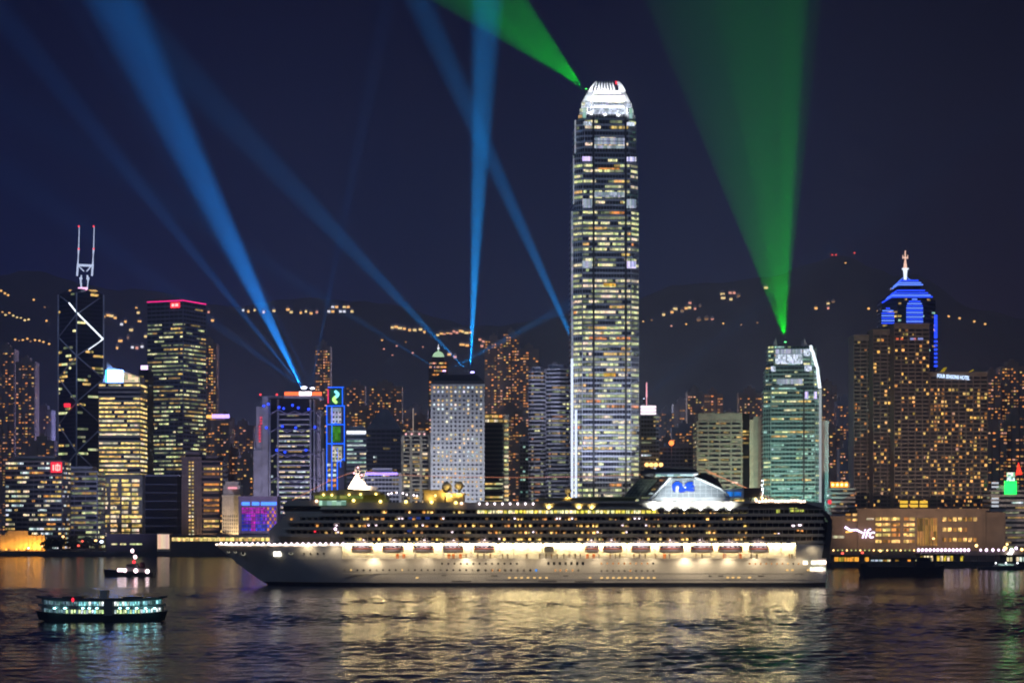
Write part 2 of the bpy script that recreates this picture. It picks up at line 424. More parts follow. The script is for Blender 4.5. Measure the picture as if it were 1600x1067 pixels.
def hill_lamp(px, py, k, where, r=1.5):
    p = on_hill(px, py)
    t = empty('street_lamp', p); tag(t, 'street lamp glowing ' + where, 'street lamp', 'street lamps along the hill roads')
    b = MB(); b.tube([(0, 0, -7), (0, 0, 0), (0, -.8, .8)], .25); b.build('pole', METAL, t)
    b = MB(); b.ball((0, -1.2, .6), r, 0, 8, 6, .8); b.build('lamp_head', HL[k], t)
w1 = 'on the dark slope at the far left edge'
for px, py in ((2, 455), (8, 459), (13, 462), (4, 489), (9, 493), (15, 490), (21, 494), (27, 497), (33, 498), (39, 501), (45, 500)): hill_lamp(px, py, 0 if py < 492 else 1, w1, 2)
w2 = 'in the row left of the braced glass tower'
for px, py in ((24, 531), (30, 533), (36, 532), (43, 530), (48, 534), (55, 532), (62, 533), (68, 535), (53, 469), (70, 481), (73, 502), (77, 538)): hill_lamp(px, py, random.choice([0, 0, 5]), w2, 1.8)
for px, py, w, k in ((161, 497, 6, 0), (168, 495, 7, 0), (175, 496, 7, 1), (180, 499, 4, 0)): hill_house(px, py, w, k, 'in the bright amber cluster right of the braced glass tower')
for px, py, w, k in ((216, 491, 4, 1), (213, 484, 3, 0), (190, 509, 4, 3), (196, 505, 3, 0), (205, 518, 5, 1), (218, 505, 5, 0), (188, 535, 6, 0), (228, 528, 5, 1), (207, 545, 4, 3), (214, 546, 4, 2), (222, 544, 4, 3), (183, 546, 3, 0), (200, 530, 3, 5)): hill_house(px, py, w, k, 'on the slope between the braced tower and the magenta-edged tower')
for px, py, w, k in ((326, 490, 3, 2), (332, 503, 4, 0), (380, 487, 3, 3), (388, 489, 3, 0), (398, 487, 3, 1), (412, 490, 3, 0), (428, 488, 4, 1), (450, 486, 5, 0), (455, 490, 4, 1), (470, 491, 3, 0), (478, 489, 3, 1), (486, 492, 4, 0), (495, 490, 3, 2)): hill_house(px, py, w, k, 'in the row high on the hill behind the blue beams')
for i in range(7):
    for j in range(2):
        if (i + j) % 3: hill_house(514 + i * 6, 482 + j * 7, 4, random.choice([1, 0, 3]), 'in the terrace on the hill crest right of the blue beams')
for px, py, w, k in ((613, 514, 4, 1), (619, 513, 5, 0), (625, 515, 6, 1), (632, 516, 4, 0), (640, 518, 4, 0), (648, 518, 5, 1), (657, 517, 5, 1), (663, 521, 3, 0)): hill_house(px, py, w, k, 'in the amber row on the hill left of the upright blue beam')
for i in range(11): hill_house(684 + i * 5, 524 - (i > 4) * 3 + random.uniform(-2, 2), random.choice([4, 5, 6]), random.choice([0, 0, 1, 2]), 'in the bright amber row behind the punched-window tower')
for px, py, w, k in ((722, 541, 7, 0), (730, 542, 5, 0), (750, 533, 4, 2), (756, 536, 5, 2), (762, 540, 4, 2), (753, 543, 4, 2), (702, 556, 5, 0), (711, 560, 4, 2)): hill_house(px, py, w, k, 'in the rosy cluster right of the upright blue beam')
for px, py in ((597, 532), (620, 541), (634, 535), (645, 552), (661, 543), (600, 546), (613, 556), (1005, 503), (1018, 501), (1049, 510), (1072, 507), (1130, 506), (1158, 508), (1183, 505)): hill_lamp(px, py, random.choice([0, 2, 5, 5]), 'alone on the dark middle slope of the hill', 1.5)
for px, py, w, k in ((1037, 494, 4, 1), (1050, 490, 4, 0), (1055, 485, 6, 1), (1066, 488, 4, 5), (1072, 484, 4, 0), (1078, 476, 4, 2), (1077, 483, 5, 1), (1086, 485, 3, 2), (1094, 482, 3, 5)): hill_house(px, py, w, k, 'in the cluster on the slope right of the tallest tower')
for px, py, w, k in ((1129, 462, 6, 1), (1130, 468, 6, 1), (1141, 460, 4, 2), (1147, 460, 4, 2), (1142, 470, 4, 1), (1154, 465, 4, 5)): hill_house(px, py, w, k, 'high on the hill left of the green laser fan')
for px, py, w, k in ((1092, 503, 5, 5), (1104, 501, 5, 5), (1113, 502, 4, 2), (1197, 452, 5, 1), (1275, 484, 4, 0), (1294, 477, 4, 1), (1294, 484, 3, 2), (1302, 475, 4, 5)): hill_house(px, py, w, k, 'on the slope beside the green laser fan')
for px, py, k in ((1300, 399, 4), (1306, 399, 4), (1335, 396, 4), (1321, 412, 0)): hill_lamp(px, py, k, 'on top of the peak left of the blue-lit spire', 1.6)
for px, py in ((1357, 483), (1372, 486), (1482, 495), (1499, 498), (1522, 503), (1539, 507)): hill_lamp(px, py, 0, 'on the ridge road beside the blue-lit spire', 2)

# ------------------------------------------------------------------ blocks of flats at the foot of the hill, back row
flats('dim amber-dotted flats at the far left edge', -6, 22, 545, 2450, TAN, lit_p=.34)
flats('amber-dotted flats just left of the braced glass tower', 24, 54, 565, 2430, TAN, lit_p=.32)
flats('shadowed flats behind the braced glass tower', 55, 80, 640, 2500, GREYF, lit_p=.10)
flats('tall slim flats with amber windows right of the magenta-edged tower', 312, 338, 536, 2350, TAN, lit_p=.62, bays=2, pal=((wO, 5), (wY, 2), (wP, 2)))
flats('dark flats behind the violet roof sign', 338, 362, 652, 2380, TAN, lit_p=.20, bays=2)
flats('dotted grey flats left of the lattice-fronted bank', 362, 396, 664, 2420, GREYF, lit_p=.30)
flats('slim amber flats rising behind the lattice-fronted bank', 492, 516, 540, 2500, TAN, lit_p=.50, bays=2)
flats('amber-dotted flats right behind the blue neon tower', 541, 570, 602, 2480, TAN, lit_p=.40)
flats('wide amber-dotted flats behind the pyramid-roofed tower', 576, 628, 603, 2440, TAN, lit_p=.40, bays=4)
flats('dim flats behind the thin roof aerial', 630, 668, 640, 2500, GREYF, lit_p=.16)
flats('tall flats with two roof masts behind the punched-window tower', 757, 786, 530, 2520, TAN, lit_p=.45, masts=(770, 777))
flats('tall flats with bright orange columns of windows', 786, 812, 521, 2460, TAN, lit_p=.5, bays=2, pal=((wO, 6), (wP, 2), (wY, 1)))
flats('orange-windowed flats beside the banded office pair', 812, 842, 545, 2440, TAN, lit_p=.42, bays=2, pal=((wO, 6), (wP, 2), (wY, 1)))
flats('dim flats peeping over the banded office pair', 844, 892, 575, 2560, GREYF, lit_p=.18)
flats('plain flats hidden behind the tallest tower', 918, 974, 625, 2300, GREYF, lit_p=.2)
flats('dotted flats right of the pink-masted tower', 1029, 1054, 645, 2440, GREYF, lit_p=.34, bays=2)
flats('faint dotted flats below the amber hill cluster', 1052, 1080, 630, 2540, GREYF, lit_p=.22)
flats('dotted flats left behind the beige bank slab', 1074, 1100, 612, 2480, TAN, lit_p=.36)
flats('taller dotted flats behind the beige bank slab', 1100, 1130, 615, 2520, TAN, lit_p=.34)
flats('low dotted flats behind the beige bank slab', 1128, 1156, 648, 2540, GREYF, lit_p=.26)
flats('dotted flats left behind the teal office tower', 1155, 1192, 613, 2460, TAN, lit_p=.40)
flats('dotted flats right behind the teal office tower', 1282, 1308, 602, 2440, TAN, lit_p=.34)
flats('dim dotted flats left behind the brown hotel slab', 1308, 1336, 626, 2400, GREYF, lit_p=.34)
flats('dotted slim flats right of the signed hotel block', 1543, 1564, 585, 2180, TAN, lit_p=.50, bays=2)
flats('dotted flats at the far right edge', 1565, 1606, 572, 2200, TAN, lit_p=.46, bays=3)

for lb, x0, x1, tp, d, wl, lp, by in (
    ('low amber flats in the gap left of the braced glass tower', 46, 84, 688, 2300, TAN, .30, 3), ('low flats peeping between the gold-lit tower and the dark slim tower', 206, 234, 650, 2350, GREYF, .3, 2),
    ('low warm flats behind the cream old bank', 340, 372, 700, 2260, TAN, .36, 3), ('low flats behind the violet-lit block', 370, 400, 715, 2240, TAN, .34, 3),
    ('brown flats between the lattice bank and the blue neon tower', 496, 516, 628, 2300, TAN, .4, 2), ('amber flats behind the white-topped teal office', 548, 584, 640, 2300, TAN, .4, 3),
    ('amber flats right of the pyramid-roofed tower', 606, 640, 668, 2260, TAN, .44, 3), ('warm flats behind the thin aerial', 640, 676, 655, 2300, TAN, .36, 3),
    ('low dense flats behind the yellow-sided office', 780, 816, 640, 2250, TAN, .45, 3), ('low orange flats left of the banded office pair', 800, 832, 668, 2230, TAN, .4, 2),
    ('low flats right of the pink-masted tower', 1028, 1058, 690, 2260, TAN, .36, 3), ('stepped low flats above the round orange sign', 1050, 1092, 668, 2280, GREYF, .34, 4),
    ('low flats filling the gap left of the beige bank slab', 1066, 1094, 705, 2200, TAN, .34, 2), ('low flats behind the beige slab\'s side wing', 1150, 1198, 660, 2300, TAN, .36, 4),
    ('low flats over the orange five-lamp roof sign', 1284, 1318, 672, 2260, TAN, .4, 3), ('slim low flats beside the brown hotel\'s lowest slab', 1312, 1340, 700, 2220, GREYF, .36, 2),
    ('low flats right below the signed hotel block', 1538, 1574, 668, 2080, TAN, .42, 3), ('low dense flats over the green neon sign', 1568, 1606, 655, 2090, TAN, .42, 3)):
    flats(lb, x0, x1, tp, d, wl, lit_p=lp, bays=by)

# ------------------------------------------------------------------ middle and front rows, left to right
t = office('office_block', 'concrete office block with red roof sign, left on the waterfront', 8, 97, 722, 1800, 34, 4.0, .42, surf('weathered concrete', (.26, .23, .20), .85), lit_p=.62, run=(1, 3), cell=2.4,
           pal=((wWw, 3), (wW, 3), (wY, 3), (wO, 1)), pier=4.8, pw=.4, pout=.45, cat='office block', cap=100)
sg = t.panel('red_sign', NEONR, 80, 97, 722, 738, .6, 1.6); w = MB()
for a in ((83, 85, 726, 735), (87, 95, 726, 727.5), (87, 95, 733.5, 735), (90, 91.5, 724, 736), (87, 88.5, 726, 735), (93.5, 95, 726, 735)): w.box(t.X(a[0]), t.X(a[1]), -1.9, -1.6, t.Z(a[3]), t.Z(a[2]))
w.build('lettering', lit('sign pale strokes', (1, .55, .5), 1.6), sg)
office('office_block', 'low office block with greenish windows between the red-signed block and gold tower', 98, 152, 738, 1840, 34, 4.2, .38, CONC, lit_p=.62, run=(1, 5), pal=((wG, 2), (wG2, 4), (wY2, 2)), pier=9, cat='office block', cap=100)

# braced glass tower: diamond plan, corner to the harbour, white-edged triangles, two masts
t = T('braced_glass_tower', 'slim glass tower with triangular bracing and two white masts', 'office tower', 83, 156, 2100)
h = t.W / 2; CX = t.X(120); H = t.Z(457)
dia = [(-h, h), (CX, 0), (h, h), (CX, 2 * h)]
core, bands, rects = MB(), MB(), []
fcs = faces_of(dia)
storeys(dia, 0, H, 4.0, .3, core, bands, rects, (0, 1), 3.0, .26, (1, 5), ((wG2, 2), (wY, 2), (wG, 2)), floor_p=lambda i, n, z: (.05 if z > t.Z(540) else .30 if z > t.Z(590) else .17) if not (t.Z(735) < z < t.Z(712)) else 0, band_out=.2)
core.prism(dia, H, t.Z(449), 0, [(x * .55 + CX * .3, h + (y - h) * .55) for x, y in dia])
core.build('glass_wall', GLASSB, t.root); bands.build('floor_bands', surf('navy spandrel', (.05, .06, .10), .35, .3), t.root); windows(t.root, rects)
def brace(pts, mat, nm, r=.7):
    b = MB()
    for (ax, ay), (bx, by) in zip(pts, pts[1:]):
        q = []
        for px, py in ((ax, ay), (bx, by)):
            x = t.X(px); yy = h * (CX - x) / (CX + h) if x < CX else h * (x - CX) / (h - CX); q.append((x, yy - .5, t.Z(py)))
        if (ax - 119.5) * (bx - 119.5) < 0:
            u = (119.9 - ax) / (bx - ax); q.insert(1, (CX, -.5, t.Z(ay + (by - ay) * u)))
        b.tube(q, r, 5)
    return b.build(nm, mat, t.root)
BR = surf('brace cladding', (.80, .80, .88), .5, .0)
for x in (83.6, 120, 155.4): brace([(x, 457), (x, 855)], BR, 'corner_column', .8)
brace([(150, 463), (84, 524), (120, 556), (84, 588), (120, 628), (84, 662), (120, 706), (84, 742)], BR, 'brace', .75)
brace([(155, 527), (120, 556), (155, 590), (120, 628), (155, 664), (120, 706), (155, 745)], BR, 'brace', .75)
brace([(88, 460), (105, 472)], BR, 'brace', .6)
brace([(105, 472), (154.6, 527), (135, 545)], WHITEL, 'lit_brace', .75)
b = MB(); b.box(t.X(102), t.X(144), h - 6, h + 6, t.Z(452), t.Z(450)); b.build('crown_light', lit('crown amber', (1, .6, .2), .9), t.root)
b = MB(); b.box(t.X(117), t.X(131), h - 8, h - 6, t.Z(452), t.Z(446.5)); b.build('crown_lamp', lit('crown rose', (1, .45, .75), 2.2), t.root)
MW = lit('floodlit mast white', (.62, .72, 1), .95)  # floodlight on the masts is put into the glow colour
for x, x2 in ((113, 117), (136.5, 140.5)):
    b = MB(); b.tube([(t.X(x), h, t.Z(427)), (t.X(x + (x2 - x) * .3), h, t.Z(410)), (t.X(x2 - 1.5), h, t.Z(384))], 1.0, 6); b.tube([(t.X(x2 - 1.5), h, t.Z(384)), (t.X(x2 - .5), h, t.Z(350))], .55, 6, 0, .35)
    m = b.build('mast', MW, t.root)
    for yy in (384.5, 349): q = MB(); q.ball((t.X(x2 - 1.2), h - .5, t.Z(yy)), .9, 0, 8, 6); q.build('beacon', lit('beacon red', (1, .06, .08), 2), m)
b = MB(); b.tube([(t.X(114), h, t.Z(410)), (t.X(137), h, t.Z(411))], 1.3, 6); b.tube([(t.X(116), h, t.Z(412)), (t.X(124), h, t.Z(420))], .6); b.tube([(t.X(135), h, t.Z(412)), (t.X(128), h, t.Z(420))], .6)
b.tube([(t.X(120), h, t.Z(449)), (t.X(118.5), h, t.Z(432)), (t.X(120), h, t.Z(426))], .9); b.tube([(t.X(129), h, t.Z(449)), (t.X(130.5), h, t.Z(432)), (t.X(129), h, t.Z(426))], .9)
b.ball((t.X(119), h, t.Z(431)), 1.6, 0, 8, 6); b.ball((t.X(130), h, t.Z(431)), 1.6, 0, 8, 6); b.build('mast_frame', MW, t.root)
b = MB(); b.box(t.X(100), t.X(110), -.2, 1, t.Z(636), t.Z(630)); b.build('red_sign', NEONR, t.root)

# gold-lit tower with sloping top
t = office('gold_lit_tower', 'gold-lit tower with sloping top and glaring blue-white sign', 154, 219, 600, 1900, 36, 4.0, .42, BEIGE, lit_p=.93, run=(2, 9), cell=2.6, pal=((wGold, 6), (wY, 3), (wWw, 2)), pier=0, cap=100, plant=False,
           floor_p=lambda i, n, z: .97 if not (0.80 * 170 < z < .835 * 170) else .05)
b = MB(); b.slab([(-t.W / 2 + 3, t.H + 1.5), (t.W / 2 - 1, t.H + 1.5), (t.W / 2 - 1, t.Z(588)), (t.X(192), t.Z(579)), (t.X(175), t.Z(574)), (t.X(167), t.Z(564)), (t.X(166), t.Z(577))], 2, 30); b.build('sloping_top', CREAM, t.root)
b = MB(); b.slab([(t.X(192.5), t.Z(597)), (t.X(218), t.Z(597)), (t.X(218), t.Z(590)), (t.X(193), t.Z(581))], .8, 1.6); b.build('lit_top_panel', lit('top panel glow', (1, .82, .5), .95, (3, 2), .5), t.root)
BS = t.panel('roof_sign', lit('blue white sign', (.13, .30, 1), 17, sample=True), 165, 192, 578, 597, -1, .4); t.panel('sign_edge', lit('sign cyan edge', (.05, .45, 1), 4, sample=True), 165, 168, 578, 597, .4, .9, BS)
b = MB(); b.box(-t.W / 2 - 1.4, -t.W / 2 - .2, -1, 0, t.Z(830), t.Z(740)); b.build('corner_light', NEONB, t.root)
b = MB(); b.box(-t.W / 2 - .2, t.X(223), -1.2, 20, 0, t.Z(741)); b.build('podium_wall', BEIGE, t.root)
rects = []
for k in range(13): rects += [(-t.W / 2, -1.2, 0, u, u + random.uniform(5, 9), .02, .25, 12 + k * 4, 14.3 + k * 4, random.choice([wGold, wY, wWw])) for u in (0.8, 11, 21, 30) if u < t.W - 4]
windows(t.root, rects, 'podium_window')
l = spot((t.X(180), t.d - 30, 150), (t.X(180) + t.root.location.x, 900, 0), 100, (.05, .10, 1), 0)   # kept dark; the sign itself lights the air
bpy.data.objects.remove(l)

t = office('slim_dark_tower', 'slim dark tower with small violet-white sign beside the gold-lit tower', 217, 232, 580, 1990, 24, 4, .4, MULL, lit_p=.3, run=(1, 1), pal=((wW, 1), (wY2, 2)), cell=2.6, pier=3, pw=.3, cap=100)
t.panel('roof_sign', lit('violet white sign', (.85, .6, 1), 2.2), 220, 231, 571, 579, -.5, .5)

# big square glass tower with a magenta roof line, corner towards the harbour
a = 66 * 2060 / F
t = office('glass_office_tower', 'broad glass tower with magenta roof edge and red sign', 226, 290, 474, 2060, a, 4.0, .46, surf('gunmetal cladding', (.27, .29, .36), .35, .5), lit_p=.60, run=(1, 6), cell=2.6, rz=R(-24), pal=((wG, 3), (wG2, 3), (wY2, 2), (wY, 1)), pier=5, pw=.3, pout=.5, vis=(0, 1), cap=100,
           poly=rect(a, a), plant=False, floor_p=lambda i, n, z: .04 if z > n * 4 - 22 else (.8 if (i // 6) % 2 else .5))
b = MB(); hh = t.H + 2
for (x0, y0), (x1, y1) in (((-a / 2, -.3), (a / 2, -.3)), ((a / 2, -.3), (a / 2, a))): b.tube([(x0, y0, hh), (x1, y1, hh - (0 if x0 < x1 else .0))], .55, 6)
b.build('magenta_roof_line', NEONM, t.root)
b = MB(); b.box(a * .16, a * .42, -.9, -.3, hh - 7, hh - 1.5); sg = b.build('red_sign', NEONR, t.root)
b = MB(); b.box(a * .20, a * .27, -1.3, -.9, hh - 5.6, hh - 3); b.box(a * .30, a * .38, -1.3, -.9, hh - 5.6, hh - 3); b.build('lettering', lit('sign pale strokes', (1, .55, .5), 1.6), sg)
b = MB(); b.tube([(a * .3, 6, hh), (a * .3, 6, hh + 8)], .3); b.build('aerial', METAL, t.root)

office('black_block', 'plain black low block before the magenta-edged tower', 227, 277, 744, 1800, 30, 7, .06, surf('dark edge', (.10, .10, .12), .5), BLACKC, lit_p=.0, pier=0, cat='office block', plant=False)
t = office('office_block', 'brown block with a column of small yellow windows', 284, 314, 716, 1800, 30, 3.6, .35, BROWN, BROWN, lit_p=0, pier=3, cat='office block', plant=True)
rects = []
for k in range(24):
    for u in (11.0, 13.6): rects.append((-t.W / 2, -.62, 0, u - 5, u - 3.4, .02, .2, 4 + k * 3.05, 5.6 + k * 3.05, random.choice([wY, wY, wWw])))
windows(t.root, rects)
office('office_block', 'brown block with rounded orange-lit floors beside the cream old bank', 313, 348, 722, 1800, 30, 4.4, .44, BROWN, lit_p=.72, run=(3, 9), pal=((wO, 3), (wY, 3), (wO2, 1)), pier=0, cat='office block', poly=[(-9.4, .8), (-7, 0), (7, 0), (9.4, .8), (9.4, 30), (-9.4, 30)], vis=(1, 2))
t = flats('flats topped by a violet-white roof sign', 330, 358, 656, 2250, TAN, lit_p=.3, bays=2)
t.panel('roof_sign', lit('violet roof sign', (.5, .35, 1), 2.4), 331, 358, 647, 653, -3, -2); t.panel('roof_lamps', lit('roof amber', (1, .5, .12), 1.8), 314, 331, 648, 653, -3, -2)

# cream floodlit old bank
t = T('old_bank', 'cream floodlit stone bank with stepped top', 'bank', 347, 376, 1790); H = t.Z(775)
b = MB(); b.prism(rect(t.W, 24), 0, t.Z(772)); b.prism(rect(t.W * .92, 20, 1.2), t.Z(772), t.Z(758)); b.prism(rect(t.W * .7, 16, 2), t.Z(758), t.Z(752))
for k in range(9):
    u = -t.W / 2 + .4 + k * (t.W - .8) / 8; b.box(u - .35, u + .35, -.5, 0, 0, t.Z(776))
b.box(-t.W / 2 - .3, t.W / 2 + .3, -.6, 0, t.Z(776), t.Z(773)); b.build('wall', CREAM, t.root)
b = MB()
for k in range(8):
    u = -t.W / 2 + .4 + (k + .5) * (t.W - .8) / 8
    for j in range(8): b.box(u - .35, u + .35, -.06, .02, 6 + j * 3.2, 8 + j * 3.2)
b.build('dark_windows', GLASS, t.root, 'stuff')
t.panel('roof_sign', lit('pink sign', (1, .4, .5), 1.2), 356, 370, 760.5, 763.5, -1, .2)
for k, (px, pw_) in enumerate(((352, 9e3), (369, 5e3))):
    q = t.root.location
    spot((q.x + t.X(px), q.y - 11, 4.5), (q.x + t.X(px), q.y, 17), 130, (1, .76, .46), pw_ * 7, .6, parent=t.root)
for px, r in ((352, .9), (358, 1.6), (366, 1.1)):
    b = MB(); b.ball((t.X(px), -9.5, 2.6), r, 0, 10, 6); b.build('lamp', lit('amber lamp', (1, .55, .12), 4), t.root)

# small violet-lit block
t = T('violet_lit_block', 'small square block lit violet and blue beside the old bank', 'office block', 373, 433, 1770)
b = MB(); b.prism(rect(t.W, 26), 0, t.Z(779)); b.box(-t.W / 2 - .4, t.W / 2 + .4, -.9, 26.4, t.Z(779), t.Z(775)); b.build('wall', surf('mauve wall', (.30, .22, .28), .8), t.root)
for xa, xb in ((378, 390), (394, 405), (408, 432)): t.panel('blue_strip', NEONB2, xa, xb, 784, 789, .1, .7)
vio = [lit('violet pane', (.30, .05, 1), .75, (1.6, 3.2), .4), lit('magenta pane', (.75, .03, .75), .75, (1.6, 3.2), .4), lit('blue pane', (.06, .08, 1), .75, (1.6, 3.2), .4), lit('amber pane', (1, .35, .12), .8, (1.6, 3.2), .4)]
rects = []
for i in range(7):
    for j in range(15):
        x = 378 + j * 3.6; y = 829 - i * 5.4
        m = vio[3] if j > 10 and (i + j) % 2 else (vio[1] if j in (4, 5) or i > 4 and j < 11 else vio[2] if i in (0, 1) or j % 4 == 0 else vio[0])
        rects.append((0, 0, 0, t.X(x), t.X(x + 3.1), .03, .25, t.Z(y), t.Z(y - 4.2), m))
windows(t.root, rects)
b = MB()
for j in range(16): x = t.X(377.6 + j * 3.6); b.box(x - .1, x + .1, -.6, 0, 0, t.Z(790))
b.build('mullions', MULL, t.root)

# lattice-fronted bank headquarters
t = T('lattice_bank_tower', 'grey bank tower with hanging truss frames and a red-white roof bar', 'office tower', 394, 503, 2000)
core, bands, rects = MB(), MB(), []
HB = surf('bank grey cladding', (.50, .48, .55), .5, .2)
def blk(x0, x1, y, y0, y1): core.box(t.X(x0), t.X(x1), y0, y1, 0, t.Z(y))
blk(394, 408, 702, 10, 40); blk(398, 412, 634, 12, 40); blk(408, 438, 618, 8, 40); blk(486, 500, 640, 8, 40); blk(498, 505, 700, 12, 40)
core.build('service_towers', HB, t.root)
g2 = MB(); g2.box(t.X(420), t.X(490), 4, 40, 0, t.Z(622)); g2.build('glass_wall', GLASS, t.root)
fl = [(y, y + 6) for y in range(645, 800, 8)]
for y0, y1 in fl:
    dim = (700 < y0 < 712) or (y0 < 668) or (724 < y0 < 730)
    x = 435.0
    while x < 485:
        wd = random.uniform(4, 14)
        if random.random() < (.35 if dim else .9): rects.append((0, 4, 0, t.X(x), t.X(min(x + wd, 485)), .05, .3, t.Z(y1) + .6, t.Z(y0) - .8, random.choice([wG, wWw, wW, wG2] if not dim else [wG2, wY2])))
        x += wd + random.uniform(.6, 1.5)
for y0, y1 in fl[5:]:
    for x in (423, 427, 431): 
        if random.random() < .5: rects.append((0, 4, 0, t.X(x), t.X(x + 3), .05, .3, t.Z(y1) + .6, t.Z(y0) - .8, random.choice([wG2, wW])))
windows(t.root, rects)
b = MB()
for k in range(20): z = t.Z(800 - k * 8); b.box(t.X(434), t.X(486), 3.2, 4, z, z + 1.2)
b.build('floor_bands', HB, t.root)
b = MB()
for x in (421, 434, 485, 491): b.tube([(t.X(x), 2, 0), (t.X(x), 2, t.Z(624))], 1.1, 6)
b.build('masts', HB, t.root)
for y in (640, 668, 707, 745):
    b = MB()
    for s_ in (1, -1):
        c = t.X(460); b.tube([(c + s_ * (t.X(485) - c), 1.4, t.Z(y)), (c + s_ * (t.X(472) - c), 1.4, t.Z(y + 7)), (c, 1.4, t.Z(y + 2) if y != 745 else t.Z(y + 9))], .7, 5)
    for s_ in (-1, 1): b.tube([(t.X(434 if s_ < 0 else 485), 1.4, t.Z(y)), (t.X(420 if s_ < 0 else 500), 2, t.Z(y + 8))], .7, 5)
    b.build('hanging_truss', surf('truss steel', (.30, .28, .42), .4, .3), t.root)
for i, (x, y) in enumerate(((412, 634), (419, 631), (436, 636), (443, 638), (457, 633), (466, 637), (482, 639), (416, 668), (441, 666), (462, 668), (492, 667), (432, 703), (445, 706), (478, 703))):
    b = MB(); b.ball((t.X(x), .6, t.Z(y)), 1.25, 0, 8, 6); b.build('blue_lamp', NEONB, t.root)
t.panel('roof_bar', lit('red orange bar', (1, .16, .05), 2.0), 444, 467, 612, 617.5, -4, -2.5); t.panel('roof_bar', lit('red orange bar', (1, .16, .05), 2.0), 486, 502, 612, 617.5, -4, -2.5)
t.panel('roof_bar', lit('white hot bar', (1, .85, .9), 4), 467, 486, 611.5, 617.5, -4, -2.5)
b = MB(); b.box(t.X(443), t.X(502), 3, 30, t.Z(622), t.Z(618)); b.build('roof_plant', HB, t.root)
q = t.root.location; spot((q.x + 5, q.y - 120, 10), (q.x, q.y, 75), 75, (.74, .68, 1), 3.4e5, .8, parent=t.root)  # unseen violet fill lamp added in front to lift the grey cladding
for k in range(9): t.panel('red_sign_stroke', lit('red sign dim', (1, .08, .15), .8), 402 + (2 if k < 3 else 0), 405 + (3 if k < 3 else 0), 650 + k * 4.6, 653 + k * 4.6, -11.5, -11)
for x in (404, 430):
    b = MB(); b.tube([(t.X(x), 14, t.Z(634)), (t.X(x), 14, t.Z(616))], .35); m = b.build('aerial', METAL, t.root); b = MB(); b.ball((t.X(x), 14, t.Z(615)), 1, 0, 8, 6); b.build('beacon', lit('beacon red', (1, .06, .08), 2), m)

# blue neon tower
t = T('blue_neon_tower', 'slim stepped tower outlined in blue neon with a leaf-like green sign', 'office tower', 508, 540, 1950)
b = MB(); b.box(t.X(510), t.X(538), 1, 26, 0, t.Z(634)); b.box(t.X(513), t.X(536), 3, 24, t.Z(634), t.Z(606)); b.build('wall', surf('bank dark wall', (.12, .12, .15), .5), t.root)
b = MB()
def ln(x0, y0, x1, y1, r=.42): b.tube([(t.X(x0), .4, t.Z(y0)), (t.X(x1), .4, t.Z(y1))], r, 5)
for x in (510.5, 518.5): ln(x, 800, x, 634)
ln(527, 800, 527, 700); ln(538, 720, 538, 634); ln(532, 730, 532, 720)
for y in (634, 663, 693): ln(510, y, 539, y)
ln(512, 605, 537, 605); ln(535, 634, 535, 605); ln(526, 660, 518, 663)
for y in (722,): ln(527, y, 538, y - 6)
b.build('neon_lines', lit('blue neon line', (.01, .12, 1), 2.2), t.root)
b = MB(); b.tube([(t.X(512.5), .4, t.Z(630)), (t.X(512.5), .4, t.Z(608))], .5, 5); b.build('red_neon_line', lit('red neon line', (1, .05, .18), 1.4), t.root)
sgp = t.panel('sign_board', lit('sign green back', (.01, .10, .06), .8), 516, 533, 608, 631, -2.4, -1.4)
b = MB()
for k in range(14):
    u = k / 13; b.ball((t.X(524.5 + 3.2 * math.sin(u * 6.28)), 1.2, t.Z(612 + 16 * u)), 1.5, 0 if u < .5 else 1, 8, 6)
b.build('leaf_emblem', [lit('emblem aqua', (.25, .85, 1), 1.8), lit('emblem green', (.5, 1, .25), 1.8)], sgp)
t.panel('white_panel', lit('white panel', (.62, .66, .95), .8, (3, 3.2), .55), 517, 533, 637, 661, -.9, -.3)
t.panel('green_panel', lit('green panel', (.06, .30, .02), .8, (3, 3.2), .55), 517, 532, 666, 690, -.9, -.3)
t.panel('cream_panel', lit('cream panel', (.75, .75, .55), .8, (3, 3.2), .55), 519, 534, 697, 721, -.9, -.3)
rects = [(0, 1, 0, t.X(x), t.X(x + 5), .1, .4, t.Z(y + 4), t.Z(y), random.choice([wY, wO, wW])) for y in range(724, 800, 8) for x in (511.5, 520) if random.random() < .8]
rects += [(0, 1, 0, t.X(x), t.X(x + 2.4), .8, 1.1, t.Z(y + 2.5), t.Z(y), GLASS) for y in (643, 650, 657, 703, 709, 715) for x in (520, 525, 530)]
windows(t.root, rects)

t = office('office_tower', 'dark teal-banded office with a white roof strip right of the neon tower', 541, 573, 674, 2080, 30, 4.2, .45, surf('blue grey cladding', (.32, .36, .42), .5), GLASST, lit_p=.55, run=(2, 6), pal=((wW, 3), (wT, 2), (wWw, 2)), pier=0)
t.panel('roof_strip', lit('white roof strip', (.9, .95, 1), 1.6), 540, 572, 673, 678, .6, 1.2)
t = office('office_tower', 'dark tower with a stepped pyramid roof behind the long violet-signed block', 572, 626, 672, 2050, 36, 4.2, .45, surf('dim grey cladding', (.16, .17, .19), .6), lit_p=.12, run=(1, 2), pal=((wY2, 2), (wW, 1)), pier=5, plant=False)
b = MB(); pl = t.poly
for k in range(4): b.prism(grow(pl, -k * 3.4 - .5), t.H + 1.4 + k * 5, t.H + 6.4 + k * 5, 0, grow(pl, -(k + 1) * 3.4 - .5))
b.build('pyramid_roof', surf('dim grey cladding', (.16, .17, .19), .6), t.root)
t = office('office_tower', 'brown ribbed office with yellow windows and a thin lit aerial', 627, 673, 682, 1900, 30, 3.6, .38, BEIGE, lit_p=.5, run=(1, 3), pal=((wY, 3), (wWw, 2), (wY2, 2)), pier=8.6, pw=2.2, pout=.9, cell=2.1)
